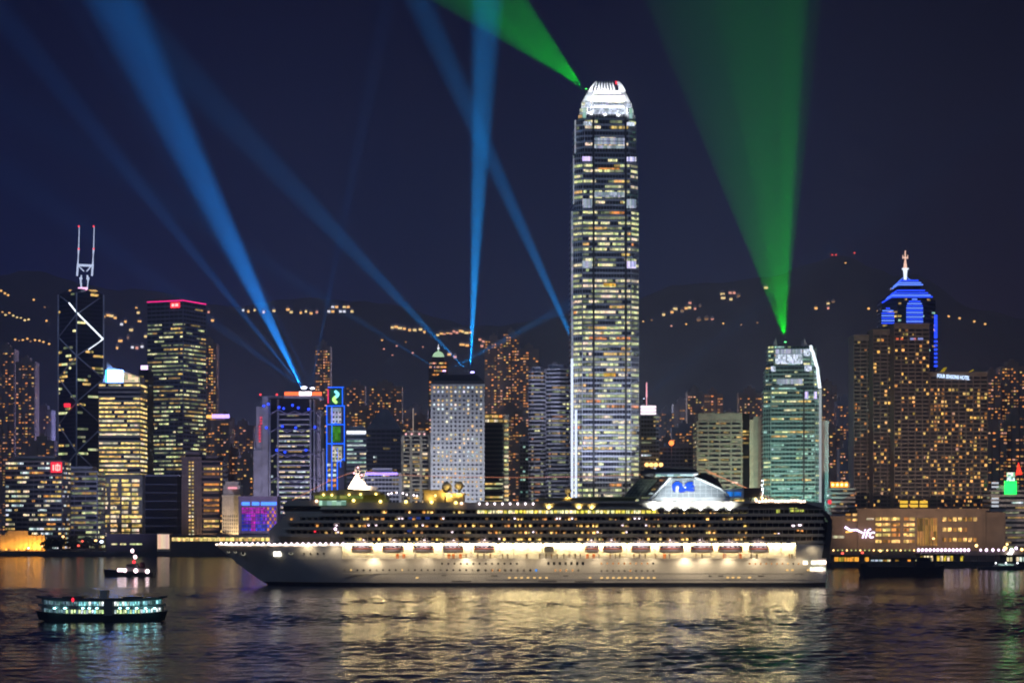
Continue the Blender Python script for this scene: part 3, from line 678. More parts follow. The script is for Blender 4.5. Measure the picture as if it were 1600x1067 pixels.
b = MB(); b.tube([(t.X(645), 6, t.H), (t.X(645), 6, t.Z(637))], .55, 5); b.build('aerial', lit('aerial glow', (.65, .5, .42), .5), t.root)
for x in (634, 643, 655, 663): b = MB(); b.ball((t.X(x), 3, t.H + 2.4), .9, 0, 8, 6); b.build('roof_lamp', lit('rose lamp', (1, .5, .5), 1.6), t.root)
t = office('office_block', 'long low pale block with a violet neon strip', 569, 624, 741, 1800, 24, 3.6, .42, PALE, lit_p=.5, run=(1, 3), pal=((wW, 2), (wWw, 2), (wY2, 2), (wP, 1)), pier=3, cat='office block', cell=1.8)
t.panel('violet_strip', lit('violet strip', (.35, .25, 1), 2.4), 571, 621, 738, 742, .6, 1.3)

# white tower with round windows
t = T('punched_window_tower', 'pale concrete tower with round windows in a grid, blue searchlights on its roof', 'office tower', 673, 757, 1850); H = t.Z(600); w = t.W
b = MB(); b.prism(rect(w, w), 0, H); b.build('wall', PALE, t.root)
b = MB(); b.box(-w / 2 + .5, w / 2 - .5, .5, w - .5, H, H + 3); b.prism(rect(w - 3, w - 3, 1.5), H + 3, t.Z(585), 0, rect(w - 12, w - 12, 6)); b.build('roof_plant', surf('dark slate', (.05, .055, .07), .6), t.root)
ring, rects = MB(), []
NC, NR = 12, 27
disc = {}
def porthole_mesh(nm, mat, r, th):
    k = MB(); n = 14
    k.add([(r * math.cos(6.2832 * i / n), y, r * math.sin(6.2832 * i / n)) for y in (-th, 0) for i in range(n)], [tuple(range(n)), tuple(range(2 * n - 1, n - 1, -1))] + [(i, n + i, n + (i + 1) % n, (i + 1) % n) for i in range(n)])
    o = k.build(nm, mat); me = o.data; bpy.data.objects.remove(o); return me
litm = {m.name: porthole_mesh('round_window', m, .98, .22) for m in (wY, wWw, wW, GLASS)}
cells = []
for j in range(NR):
    rowp = [1, .7, .35, .55, .75, .4, .12, .2, .12, .12, .3, .25, .4, .12, .3, .75, .75, .6, .15, .7, .15, .6, .7, .2, .6, .5, .7][j]
    for i in range(NC):
        x = -w / 2 + 3.0 + i * (w - 6) / (NC - 1); z = H - 2.9 - j * 3.72
        if z < 3: continue
        cells.append((random.random() < rowp, x, z))
cells.sort(key=lambda c: -c[0])
for n_, (on, x, z) in enumerate(cells[:100]):
    o = bpy.data.objects.new('round_window', litm[random.choice([wY, wY, wWw, wW]).name] if on else litm[GLASS.name]); C.objects.link(o); o.parent = t.root; o.location = (x, 0, z)
k = MB(); nseg = 12
for on, x, z in cells[100:]:
    k.add([(x + .98 * math.cos(6.2832 * i / nseg), y, z + .98 * math.sin(6.2832 * i / nseg)) for y in (-.2, 0) for i in range(nseg)], [tuple(range(nseg)), tuple(range(2 * nseg - 1, nseg - 1, -1))] + [(i, nseg + i, nseg + (i + 1) % nseg, (i + 1) % nseg) for i in range(nseg)], 1 if on else 0)
k.build('round_windows', [GLASS, wY], t.root, 'stuff')
k = MB()
for j in range(NR):
    for i in range(10): k.obox(w / 2, 0, R(90), 4 + i * (w - 8) / 9 - .9, 4 + i * (w - 8) / 9 + .9, .02, .15, max(3, H - 3.8 - j * 3.72), max(5, H - 2 - j * 3.72))
k.build('side_windows', GLASS, t.root, 'stuff')
q = t.root.location
spot((q.x - 10, q.y - 110, 30), (q.x, q.y, 62), 70, (.86, .90, 1), 3.6e5, .8, parent=t.root)  # unseen fill lamp added in mid-air before the pale front
JARD = t

t = office('domed_tower', 'tower with a small lit dome rising behind the punched-window tower', 670, 698, 566, 2250, 22, 4, .4, BROWN, lit_p=.66, run=(1, 3), pal=((wO, 4), (wY, 2), (wP, 1)), pier=3.5, cell=2.4)
b = MB(); b.box(t.X(674), t.X(694), 2, 18, t.H, t.Z(558)); b.build('drum', BROWN, t.root)
b = MB(); cx = t.X(684.5); n = 10
for i, (r0, r1, z0, z1) in enumerate(((6.6, 5.0, 556, 551.5), (5.0, 2.6, 551, 548.5), (1.2, .4, 548.5, 544))):
    pa = [(cx + r0 * math.cos(6.2832 * j / n), 10 + r0 * math.sin(6.2832 * j / n)) for j in range(n)]; pb = [(cx + r1 * math.cos(6.2832 * j / n), 10 + r1 * math.sin(6.2832 * j / n)) for j in range(n)]
    b.prism(pa, t.Z(z0), t.Z(z1), 0, pb)
b.build('dome', lit('dome glow', (.55, .85, .55), .85), t.root)
b = MB(); b.ball((cx, 10, t.Z(543)), 1.2, 0, 8, 6); b.tube([(cx, 10, t.Z(543)), (cx, 10, t.Z(537))], .3); b.build('finial', lit('finial glow', (.9, .9, 1), 1.5), t.root)

t = office('office_tower', 'dark-fronted office with a bright yellow-lit side', 757, 787, 664, 1900, 34, 3.9, .42, surf('olive cladding', (.22, .22, .16), .6), lit_p=.7, run=(2, 8), pal=((wG, 2), (wG2, 2), (wY, 3)), pier=0, vis=(0,), floor_p=lambda i, n, z: .75 if i < n - 12 else .06)
b = MB(); b.box(t.X(757), t.X(787), 3, 30, t.H, t.Z(646)); b.box(t.X(787.5), t.X(795), 4, 30, 0, t.Z(647)); b.build('rear_wing', BEIGE, t.root)
rects = [(0, 4, 0, t.X(788), t.X(794.5), .05, .3, k * 3.9 + 4, k * 3.9 + 6, random.choice([wG, wWw, wY, wG2])) for k in range(29)] + [(0, 3, 0, t.X(x), t.X(x + 6), .05, .3, t.Z(y + 4), t.Z(y), random.choice([wO, wY, wWw])) for y in (648, 655) for x in (758, 765, 772, 779)]
windows(t.root, rects, 'wing_window')
office('office_tower', 'narrow dark office with greenish slits left of the banded pair', 812, 826, 690, 1960, 20, 3.8, .4, CONC, lit_p=.4, run=(1, 2), pal=((wG2, 2), (wT, 1)), pier=3, cell=2)
for x0, x1, lb in ((826, 853, 'left one of two rounded banded office towers, green and amber windows'), (853, 893, 'right one of two rounded banded office towers, next to the tallest tower')):
    w = (x1 - x0) * 1950 / F
    office('banded_office_tower', lb, x0, x1, 582 if x0 < 850 else 578, 1950, 30, 3.75, .46, surf('rose grey granite', (.48, .46, .52), .5), lit_p=.42, run=(2, 7), pal=((wG, 2), (wG2, 4), (wY2, 3), (wO2, 1)), pier=0, cell=2.2,
           poly=[(-w / 2, 3), (-w / 2 + 2, .8), (-w / 2 + 5, 0), (w / 2 - 5, 0), (w / 2 - 2, .8), (w / 2, 3), (w / 2, 30), (-w / 2, 30)], vis=(1, 2, 3), group='twin banded office towers')
# ------------------------------------------------------------------ the tallest tower
def slab_tower(t, secs, wall, glass, fh, sp, pal, floor_fn, mull, ch=.13, cap=100, vis=(0, 1, 7), cells=2.6, pier_w=.28):
    core, bands, rects, fins = MB(), MB(), [], MB()
    for (x0, x1, y0, y1) in secs:
        xa, xb = t.X(x0), t.X(x1); w = xb - xa; cx = (xa + xb) / 2; c = w * ch; D = t.W
        y_in = (t.W - w) / 2
        poly = [(xa + c, y_in), (xb - c, y_in), (xb, y_in + c), (xb, D - y_in - c), (xb - c, D - y_in), (xa + c, D - y_in), (xa, D - y_in - c), (xa, y_in + c)]
        za, zb = t.Z(y1), t.Z(y0)
        storeys(poly, za, zb, fh, sp, core, bands, rects, vis, cells, .7, (1, 6), pal, floor_p=floor_fn, band_out=.3)
        piers(poly, za, zb, mull, pier_w, .55, vis, fins)
    core.build('glass_wall', glass, t.root); bands.build('floor_bands', wall, t.root); fins.build('mullions', wall, t.root)
    return rects

t = T('tallest_tower', 'tallest tower, silver-banded, with a floodlit claw-like crown', 'skyscraper', 895, 1000, 1880, rz=R(3))
TALL = t
DARKB = [(234, 258), (325, 334), (421, 440), (590, 600)]
FLOORS = random.Random(4)
FP = {}
def fp(i, n, z):
    py = HZ - (z + GZ - CAMH) / t.s
    for a, b_ in DARKB:
        if a < py < b_: return .03
    k = int(z / 4.62)
    if k not in FP: FP[k] = FLOORS.choice([.98, .95, .92, .85, .6, .3])
    if py > 470 and py < 580: return max(.85, FP[k])
    return FP[k] * (.75 if py < 330 else .8 if py > 640 else 1)
    if py < 228: return .6
    if py < 330: return .66
    if 640 < py < 690: return .7
    if py > 740: return .72
    return .93
secs = [(896.5, 999.5, 330, 845), (898, 998, 240, 330), (901.5, 995.5, 187, 240), (905, 994, 177, 187), (908, 991.5, 166.5, 177), (911, 989, 156.5, 166.5)]
rects = slab_tower(t, secs, STEEL, GLASS, 4.62, .36, ((wG, 7), (wG2, 3), (wWw, 2), (wY, 1), (wO, .5)), fp, 2.6)
windows(t.root, rects, cap=100)
yf = lambda px0, px1: (t.W - (t.X(px1) - t.X(px0))) / 2
b = MB()
for x in (927.5, 978):                                   # dark slots that divide the front into three bays
    for x0, x1, y0, y1 in secs:
        y = yf(x0, x1); b.box(t.X(x) - .9, t.X(x) + .9, y - .85, y - .3, t.Z(y1), t.Z(y0))
b.build('bay_slots', MULL, t.root)
def louvre(x0, x1, y0, y1, mat, sec, nm='lit_louvre'):
    y = yf(*sec); b = MB(); b.box(t.X(x0), t.X(x1), y - 1.25, y - .86, t.Z(y1), t.Z(y0)); return b.build(nm, mat, t.root)
LW = lit('louvre white', (.72, .82, 1), 1.0, (1.3, 1.7), .35, tint=.1)  # floodlight on the louvres is put into their emission
louvre(929, 976.5, 159, 162, wLV, (911, 989)); louvre(929, 976.5, 168, 172, LW, (908, 991.5)); louvre(929, 976.5, 173, 178.5, LW, (908, 991.5)); louvre(915, 924, 158, 166, LW, (911, 989)); louvre(980, 987, 160, 166, LW, (911, 989)); louvre(911, 916, 168, 184, wT, (905, 994)); louvre(984, 989, 168, 184, wT, (905, 994))
for k in range(3): louvre(929, 976.5, 215 + k * 6, 219.5 + k * 6, wLV, (901.5, 995.5))
louvre(912, 925, 190, 196, LW, (901.5, 995.5)); louvre(980, 992, 190, 196, LW, (901.5, 995.5))
for x0, x1 in ((910, 925), (979.5, 994)):
    louvre(x0, x1, 245, 252, wV, (898, 998)); louvre(x0, x1, 311, 325, wLV, (898, 998)); louvre(x0, x1, 408, 419, wV if x0 > 950 else wLV, (896.5, 999.5))
louvre(929, 976, 300, 308, wLV, (898, 998)); louvre(934, 968, 262.5, 265, wO, (898, 998)); louvre(943, 962, 443, 447.5, lit('amber hall', (1, .55, .08), 1.1, (2, 3), .5), (896.5, 999.5)); louvre(943, 962, 583, 588, lit('amber hall', (1, .55, .08), 1.1, (2, 3), .5), (896.5, 999.5))
EDGE = lit('edge white', (.70, .78, 1), 1.5)  # floodlight on the tower's edge is put into glowing strips
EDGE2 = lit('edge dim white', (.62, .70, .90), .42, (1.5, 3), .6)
b = MB(); b.box(t.X(892.4), t.X(896), 3, 4.6, 0, t.Z(560)); b.build('glowing_edge', EDGE, t.root)
b = MB(); b.box(t.X(898.6), t.X(902), 4, 5.6, 0, t.Z(640)); b.build('glowing_edge', EDGE, t.root)
b = MB(); b.box(t.X(892.8), t.X(896), 3, 4.6, t.Z(560), t.Z(330)); b.box(t.X(896), t.X(898), 5, 6.6, t.Z(318), t.Z(242)); b.box(t.X(898.5), t.X(901), 7, 8.6, t.Z(238), t.Z(186)); b.build('glowing_edge', EDGE2, t.root)
# crown: tapering drum with upright claws, floodlit from the ledge below
CW = surf('white crown cladding', (.80, .80, .82), .4, 0, .05, .1)
b = MB(); D = t.W
def ring(x0, x1): i = yf(x0, x1); c = (t.X(x1) - t.X(x0)) * .16; xa, xb = t.X(x0), t.X(x1); return [(xa + c, i), (xb - c, i), (xb, i + c), (xb, D - i - c), (xb - c, D - i), (xa + c, D - i), (xa, D - i - c), (xa, i + c)]
prof = [(156.5, 911.5, 988.5), (151, 914, 986.5), (145, 917, 984), (137, 922, 980)]
for (ya, a0, a1), (yb, b0, b1) in zip(prof, prof[1:]): b.prism(ring(a0, a1), t.Z(ya), t.Z(yb), 0, ring(b0, b1))
b.build('crown_drum', CW, t.root)
claw = MB()
cp = [(137.4, 922, 980), (131, 925.5, 977.5), (125.5, 929.5, 974.5), (120.5, 934, 971)]
for front in (0, 1):
    for k in range(7):                                   # upright blades with open sky between them
        xc = 931.5 + 5.15 * k; pts = []
        for y, x0, x1 in cp:
            i = yf(x0, x1); pts.append((t.X(952) + (t.X(xc) - t.X(952)) * (1 - .012 * (137 - y)), i + .6 if front == 0 else D - i - .6, t.Z(y)))
        claw.tube(pts, .78, 6, 0, .62)
    for sd in (0, 1):                                    # the solid shoulders
        for (ya, a0, a1), (yb, b0, b1) in zip(cp, cp[1:]):
            ia, ib = yf(a0, a1), yf(b0, b1)
            def quad(x0, x1, i, y, w): xe, xi = (x0, x0 + w) if sd == 0 else (x1, x1 - w); ya_ = i if front == 0 else D - i; yb_ = i + 7 if front == 0 else D - i - 7; return [(t.X(xe), ya_), (t.X(xi), ya_), (t.X(xi), yb_), (t.X(xe), yb_)]
            wa, wb = [5 - 3.6 * (137.4 - y) / 17 for y in (ya, yb)]
            if sd: wa, wb = wa * 2.2, wb * 2.0
            claw.prism(quad(a0, a1, ia, ya, wa), t.Z(ya), t.Z(yb), 0, quad(b0, b1, ib, yb, wb))
claw.build('claws', CW, t.root)
b = MB(); b.box(t.X(929), t.X(978), yf(915, 986) - 1.2, yf(915, 986) - .7, t.Z(155.5), t.Z(146)); b.build('crown_glow_band', lit('crown glow', (.92, .96, 1), 2.2, (1.2, 20), .6, sample=True), t.root)  # floodlit white of the crown put in as a glowing band
b = MB(); b.box(t.X(966), t.X(968.4), D * .4, D * .4 + 2, t.Z(123), t.Z(118)); b.build('red_beacon', NEONR, t.root)
q = t.root.location
for px, py, pw_ in ((912, 168, 1.4e5), (930, 166, 1.6e5), (952, 166, 1.6e5), (974, 166, 1.6e5), (992, 168, 1.4e5)):
    p = P(px, py, t.d - 16); spot(p, P(952 + (px - 952) * .55, 138, t.d + D * .38), 95, (.93, .96, 1), pw_ * .55, .8, parent=t.root)
spot(P(945, 800, 1700), P(948, 640, 1880), 40, (.62, .70, 1), 1.7e6, .9, parent=t.root)  # unseen lamp added over the water to brighten the lower front
spot(P(955, 800, 1560), P(950, 330, 1880), 30, (.58, .68, 1), 1.6e6, .9, parent=t.root)  # another unseen lamp, added to brighten the upper front

# tower with the pink mast to its right
t = office('office_tower', 'round-topped office with a white glowing crown and pink mast', 1001, 1030, 650, 2000, 24, 4, .42, surf('blue grey cladding', (.32, .36, .42), .5), lit_p=.42, run=(1, 4), pal=((wG2, 2), (wY2, 2), (wW, 1), (wY, 1)), pier=3, cell=2.2)
for k in range(3): t.panel('crown_band', lit('crown rose white', (1, .82, .92), 1.8), 1001, 1025, 634 + k * 5, 637.6 + k * 5, .3, 1)
b = MB(); b.box(t.X(1002), t.X(1024), 0, 18, t.H, t.Z(633)); b.build('crown_drum', PALE, t.root)
b = MB(); b.tube([(t.X(1011), 6, t.Z(633)), (t.X(1011), 6, t.Z(620))], .4); b.tube([(t.X(1011), 6, t.Z(620)), (t.X(1011), 6, t.Z(597))], .8, 6, 0, .5); b.build('mast', lit('mast rose', (1, .42, .50), 1.5), t.root)
for x in (1010, 1017, 1024, 1032): b = MB(); b.ball((t.X(x), -6, t.Z(726)), 2.1, 0, 8, 6, .9); b.build('roof_flare_lamp', lit('amber flare', (1, .50, .16), 3), t.root)
office('office_tower', 'plain grey office beside an orange glowing round sign', 1030, 1087, 700, 2150, 30, 4, .4, GREYF, lit_p=.16, run=(1, 2), pal=((wY2, 1), (wO2, 1)), pier=4, cell=2.4)
bp = T('sign_mast', 'round orange glowing sign on a post right of the tallest tower', 'sign', 1046, 1052, 2100)
b = MB(); b.tube([(0, 0, 0), (0, 0, bp.Z(695))], .6); b.build('post', METAL, bp.root)
b = MB(); b.ball((0, -.5, bp.Z(692)), 2.6, 0, 12, 8); b.build('lamp', lit('orange globe', (1, .22, .05), 3), bp.root)

# beige bank slab
t = office('bank_slab', 'beige bank slab with banded windows beyond the ship funnel', 1089, 1160, 660, 1860, 36, 3.9, .52, BEIGE, lit_p=.42, run=(1, 4), pal=((wY2, 3), (wG2, 3), (wY, 1), (wWw, 1)), pier=9.5, pw=1.3, pout=.3, cell=2.2)
b = MB(); b.box(-t.W / 2 + 1, t.W / 2, .2, 34, t.H + .8, t.Z(645)); b.build('blank_parapet', BEIGE, t.root)
b = MB(); b.box(t.X(1160.5), t.X(1172), 6, 34, 0, t.Z(645)); b.build('dark_core', BLACKC, t.root)
b = MB(); b.box(t.X(1172), t.X(1178), 4, 34, 0, t.Z(655)); b.build('cream_stair', CREAM, t.root)
b = MB(); b.box(t.X(1178), t.X(1191), 6, 34, 0, t.Z(650)); b.build('side_wing', BEIGE, t.root)
windows(t.root, [(0, 6, 0, t.X(1161), t.X(1171), .05, .3, t.Z(y + 3), t.Z(y), random.choice([wO2, wY2, wY])) for y in (672, 677, 683, 690, 712)], 'core_window')
q = t.root.location; spot((q.x + 12, q.y - 80, 12), (q.x + 5, q.y, 62), 75, (1, .84, .56), 1.5e5, .8, parent=t.root)  # unseen warm lamp added before the slab to lift its front

# teal office tower with the laser on its roof
t = T('teal_office_tower', 'teal-lit office tower with roof fins, source of the wide green laser', 'office tower', 1193, 1284, 1840, rz=R(-4))
TEAL = t
def fp2(i, n, z):
    py = HZ - (z + GZ - CAMH) / t.s
    if 662 < py < 672: return .02
    if py < 600: return .5
    return .42
secs2 = [(1194, 1284, 605, 850), (1197, 1281, 573, 605), (1201, 1276, 540, 573)]
rects = slab_tower(t, secs2, TEALC, GLASST, 3.75, .44, ((wT, 4), (wG, 3), (wY, 2), (wG2, 2)), fp2, 3.2, .12, vis=(0, 1, 7))
windows(t.root, rects, cap=100)
for k, (x0, x1, y0, y1, m, sec) in enumerate(((1212, 1254, 553, 568, LW, 2), (1212, 1254, 545, 552, wLV, 2), (1205, 1212, 572, 580, LW, 1), (1257, 1268, 570, 580, LW, 1), (1214, 1254, 592, 600, wLV, 1), (1257, 1263, 612, 623, wV, 0), (1271, 1276, 612, 623, wV, 0), (1256, 1266, 545, 556, LW, 2))):
    s_ = secs2[sec]; louvre(x0, x1, y0, y1, m, s_[:2])
louvre(1214, 1256, 781.5, 784.5, lit('street glow strip', (1, .9, .75), 1.2, (2, 8), .3), secs2[0][:2])
b = MB(); b.box(t.X(1254.5), t.X(1257), -.9, -.3, 0, t.Z(606)); b.build('bay_slot', MULL, t.root)
b = MB(); b.box(t.X(1279.5), t.X(1283.5), 1, 2.6, 0, t.Z(608)); b.build('glowing_edge', lit('edge soft white', (.72, .82, .86), .55), t.root)
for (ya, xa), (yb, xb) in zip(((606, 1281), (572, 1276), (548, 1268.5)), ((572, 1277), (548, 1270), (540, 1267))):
    b = MB(); b.tube([(t.X(xa), 2.6, t.Z(ya)), (t.X(xb), 5.5, t.Z(yb))], 1.5, 5); b.build('glowing_edge', lit('edge bright', (.85, .92, 1), 1.6), t.root)
for px, s_ in ((1212, -1), (1259, 1)):
    b = MB()
    for y in (6, 14, 34, 42): b.slab([(t.X(px) - 1.6, t.Z(541)), (t.X(px) + 2.2, t.Z(541)), (t.X(px) + (1.0 if s_ < 0 else -.2), t.Z(531)), (t.X(px) + (.6 if s_ < 0 else -.6), t.Z(526))], y, y + 1.6)
    b.build('roof_fins', STEEL, t.root)
b = MB(); b.box(t.X(1284.5), t.X(1296), 12, 40, 0, t.Z(656)); b.build('side_wing', PALE, t.root)
q = t.root.location; spot((q.x - 12, q.y - 95, 8), (q.x - 2, q.y, 58), 85, (.36, 1, .84), 3.2e5, .8, parent=t.root)  # unseen teal lamp added in front to tint and lift the tower

# right-hand group
t = office('office_block', 'low grey block under an orange five-lamp roof sign', 1299, 1336, 765, 1800, 24, 3.8, .45, CONC, lit_p=.3, run=(1, 4), pal=((wW, 1), (wY2, 2), (wO2, 1)), pier=0, cat='office block')
b = MB(); b.box(t.X(1299), t.X(1326), 4, 6, t.H, t.Z(761)); b.build('sign_frame', METAL, t.root)
for k in range(4):
    sg = MB(); sg.box(t.X(1299 + k * 7), t.X(1305 + k * 7), 2.8, 4, t.Z(761), t.Z(753)); o = sg.build('sign_letter', lit('orange letter', (1, .36, .03), 2.0), t.root)
    sg = MB(); sg.ball((t.X(1302 + k * 7), 2.4, t.Z(757)), 1.1, 0, 8, 6); sg.build('letter_core', lit('letter core', (1, .8, .35), 3), o)
b = MB(); b.ball((t.X(1297), 1, t.Z(784)), 2, 0, 8, 6); b.build('red_lamp', lit('red lamp', (1, .05, .08), 1.2), t.root)

t = T('spire_tower', 'tower with blue neon pyramid roof and lit spire', 'skyscraper', 1382, 1466, 2100); H = t.Z(490)
core, bands, rects = MB(), MB(), []
a = t.W / 2; pl = [(-a, 14), (-a + 13, 0), (a - 13, 0), (a, 14), (a, 40), (-a, 40)]
storeys(pl, 0, t.Z(466), 4.1, .4, core, bands, rects, (0, 1, 2), 2.8, .18, (1, 2), ((wY2, 2), (wY, 1), (wT, 1)), band_out=.3)
core.build('glass_wall', GLASSB, t.root); bands.build('floor_bands', surf('navy spandrel', (.05, .06, .10), .35, .3), t.root); windows(t.root, rects, cap=60)
SB = [lit('spire neon blue', (.02, .07, 1), 1.7), lit('spire neon pale', (.12, .25, 1), 1.5)]
def tier(y0, y1, x0, x1, x2, x3, nm):
    b = MB(); b.prism([(t.X(x0), 14), (t.X(x0) + 10, 4), (t.X(x1), 4), (t.X(x1), 34), (t.X(x0), 34)], t.Z(y0), t.Z(y1), 0, [(t.X(x2), 18), (t.X(x2) + 5, 13), (t.X(x3), 13), (t.X(x3), 26), (t.X(x2), 26)]); return b.build(nm, surf('navy spandrel', (.05, .06, .10), .35, .3), t.root)
tier(466, 451, 1382, 1458, 1402, 1446, 'lower_roof'); tier(451, 448, 1402, 1444, 1402, 1444, 'attic'); tier(447, 436, 1397, 1443, 1411, 1434, 'upper_roof')
def roof_line(y, x0, x1, xl, yl, k): 
    b = MB(); b.tube([(t.X(xl), 13, t.Z(yl)), (t.X(x0), 2.5, t.Z(y)), (t.X(x1), 2.5, t.Z(y))], .75, 5); return b.build('neon_line', SB[k], t.root)
for y, x0, x1, xl, yl, k in ((463.5, 1394, 1458, 1382, 471, 0), (461, 1396, 1455, 1386, 467, 1), (457.5, 1399, 1451, 1390, 463, 0), (453.5, 1403, 1446, 1396, 458, 0), (444.5, 1404, 1443, 1397, 449, 1), (441.5, 1406, 1440, 1400, 445, 1), (438, 1409, 1436, 1404, 442, 0)): roof_line(y, x0, x1, xl, yl, k)
def arch(xc, hw, y0, y1, rows, yy):
    for k in range(rows):
        u = k / (rows - 1); y = y0 + (y1 - y0) * u; w_ = hw if u < .62 else hw * math.sqrt(max(.02, 1 - ((u - .62) / .40) ** 2))
        b = MB(); b.tube([(t.X(xc - w_), yy, t.Z(y)), (t.X(xc + w_), yy, t.Z(y))], .72, 5); b.build('neon_line', SB[k % 2], t.root)
    b = MB(); b.box(t.X(xc - hw), t.X(xc + hw), yy + .8, yy + 6, t.Z(y0), t.Z(y0 + (y1 - y0) * .75)); b.build('bay_front', GLASSB, t.root)
arch(1428.5, 13, 506, 468, 12, -2.2); arch(1387, 10, 505, 482, 7, -1.2)
for k in range(16): y = 492 + k * (4.2 if k < 8 else 6.4) - (0 if k < 8 else 18); b = MB(); b.box(t.X(1459.5), t.X(1464.5), -1, .4, t.Z(y + 3.4), t.Z(y)); b.build('neon_block', SB[0], t.root)
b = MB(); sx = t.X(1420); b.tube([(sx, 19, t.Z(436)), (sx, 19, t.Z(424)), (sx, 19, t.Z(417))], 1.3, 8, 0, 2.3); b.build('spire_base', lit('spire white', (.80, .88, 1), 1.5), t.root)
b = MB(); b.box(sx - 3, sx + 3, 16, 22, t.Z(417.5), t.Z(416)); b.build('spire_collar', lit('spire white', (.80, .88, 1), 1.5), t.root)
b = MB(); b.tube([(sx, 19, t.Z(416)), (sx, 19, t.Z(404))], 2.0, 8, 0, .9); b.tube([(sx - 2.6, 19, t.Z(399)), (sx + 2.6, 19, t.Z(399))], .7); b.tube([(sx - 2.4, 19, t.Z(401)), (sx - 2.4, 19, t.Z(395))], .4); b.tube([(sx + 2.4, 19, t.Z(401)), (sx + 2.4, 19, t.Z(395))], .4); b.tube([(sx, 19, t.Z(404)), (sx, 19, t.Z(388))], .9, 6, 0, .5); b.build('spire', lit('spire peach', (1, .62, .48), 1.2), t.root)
b = MB(); b.tube([(sx, 19, t.Z(388)), (sx, 19, t.Z(368))], .5, 5, 0, .2); b.build('spire_tip', METAL, t.root)
b = MB()
for s_ in (-1, 1): b.tube([(sx, 19, t.Z(428)), (sx + s_ * 7, 19, t.Z(437))], .35, 5)
b.build('spire_stay', SB[1], t.root)

HBR = surf('hotel brown', (.20, .155, .13), .6, 0, .25, .2)
def hotel(nm, lb, x0, x1, top, d, lp, pal, cols, cap, dep=30, fh=3.4, grp=None, rzz=0):
    t = T(nm, lb, 'hotel', x0, x1, d, grp, rzz); H = t.Z(top); w = t.W
    b = MB(); b.box(-w / 2, w / 2, 0, dep, 0, H)
    for j in range(cols + 1): u = -w / 2 + w * j / cols; b.box(max(-w / 2, u - .45), min(w / 2, u + .45), -.5, 0, 0, H)
    b.box(-w / 2 - .3, w / 2 + .3, -.8, dep + .3, H, H + 1.6); b.build('wall', HBR, t.root)
    g = MB(); n = int(H / fh); rects = []
    for i in range(1, n):
        g.box(-w / 2 + .5, w / 2 - .5, -.12, 0, i * fh + .7, i * fh + 2.75)
        for j in range(cols):
            for h_ in (0, 1):
                cw = w / cols / 2; u = -w / 2 + j * 2 * cw + h_ * cw + .5
                if random.random() < lp(i / n, j): q_ = (cw - .75) * random.choice([1, 1, .8, .55]); o_ = random.choice([0, cw - .75 - q_]); zt_ = random.choice([2.75, 2.75, 2.3]); rects.append((0, 0, 0, u + o_, u + o_ + q_, .14, .3, i * fh + .7, i * fh + zt_, pick(pal)))
    g.build('dark_windows', GLASS, t.root, 'stuff'); windows(t.root, rects, cap=cap)
    t.H = H; return t
wH = lit('hotel window', (1, .55, .14), 1.15, (2.2, 3.4), .3)
po = ((wH, 6), (wO, 2), (wY, 2), (wO2, 2), (wP, .5), (wY2, 2))
t = hotel('hotel_tower', 'tallest slab of the brown hotel with scattered amber windows', 1397, 1452, 508, 1830, lambda u, j: .05 if .78 < u < .83 else .17 + .12 * (random.random() < .3), po, 5, 100, grp='brown hotel slabs')
for x in (1405, 1412, 1432): t.panel('red_lamps', lit('hotel red lamps', (1, .18, .08), .8), x - 5, x - 1, 528, 531, .6, .9)
for x in (1428, 1440): t.panel('blue_lamps', lit('hotel blue lamps', (.35, .4, .9), .8), x - 6, x + 2, 528, 531, .6, .9)
for y in (782, 788):
    for x in (1406, 1422, 1437): t.panel('amber_window', lit('amber wide', (1, .60, .06), 1.1), x, x + 12, y, y + 4.2, .6, .9)
hotel('hotel_tower', 'middle-height slab of the brown hotel, left of its tallest', 1364, 1398, 517, 1850, lambda u, j: .20, po, 3, 100, grp='brown hotel slabs')
hotel('hotel_tower', 'lowest leftmost slab of the brown hotel, dimly dotted', 1334, 1365, 526, 1870, lambda u, j: .13, ((wO2, 3), (wO, 2), (wY2, 3), (wW, .3)), 3, 100, grp='brown hotel slabs')
t = hotel('hotel_block', 'broad brown hotel block with a white lettered roof sign', 1453, 1543, 584, 1830, lambda u, j: .33 if u < .92 else .02, ((wH, 4), (wO, 3), (wO2, 3), (wY, 3), (wP, 1)), 8, 100)
def text(body, parent, loc, size, mat, name='lettering', ext=.25, shear=0, align='LEFT', sx=1):
    c = bpy.data.curves.new(name, 'FONT'); c.body = body; c.size = size; c.extrude = ext; c.shear = shear; c.align_x = align; c.resolution_u = 3
    o = bpy.data.objects.new(name, c); C.objects.link(o); o.location = loc; o.rotation_euler = (R(90), 0, 0); o.scale = (sx, 1, 1); c.materials.append(mat)
    if parent: o.parent = parent
    return o
def text_mesh(o, width):
    """turn lettering into a mesh stretched to a width"""
    bpy.context.view_layer.update(); dg = bpy.context.evaluated_depsgraph_get()
    me = bpy.data.meshes.new_from_object(o.evaluated_get(dg)); nm = o.name.split('.')[0]
    n = bpy.data.objects.new(nm, me); C.objects.link(n); n.parent = o.parent; n.location = o.location; n.rotation_euler = o.rotation_euler
    xs = [v.co.x for v in me.vertices]; n.scale = (width / (max(xs) - min(xs)), 1, 1); bpy.data.objects.remove(o); return n
o = text('FOUR SEASONS HOTEL', t.root, (t.X(1463.5), -1.4, t.Z(590)), 4.6, lit('sign letters blue white', (.55, .72, 1), 2.6), 'roof_sign', .2)
o.rotation_euler = (R(90), R(4), 0); o.data.offset = .02; text_mesh(o, t.X(1514) - t.X(1463.5))
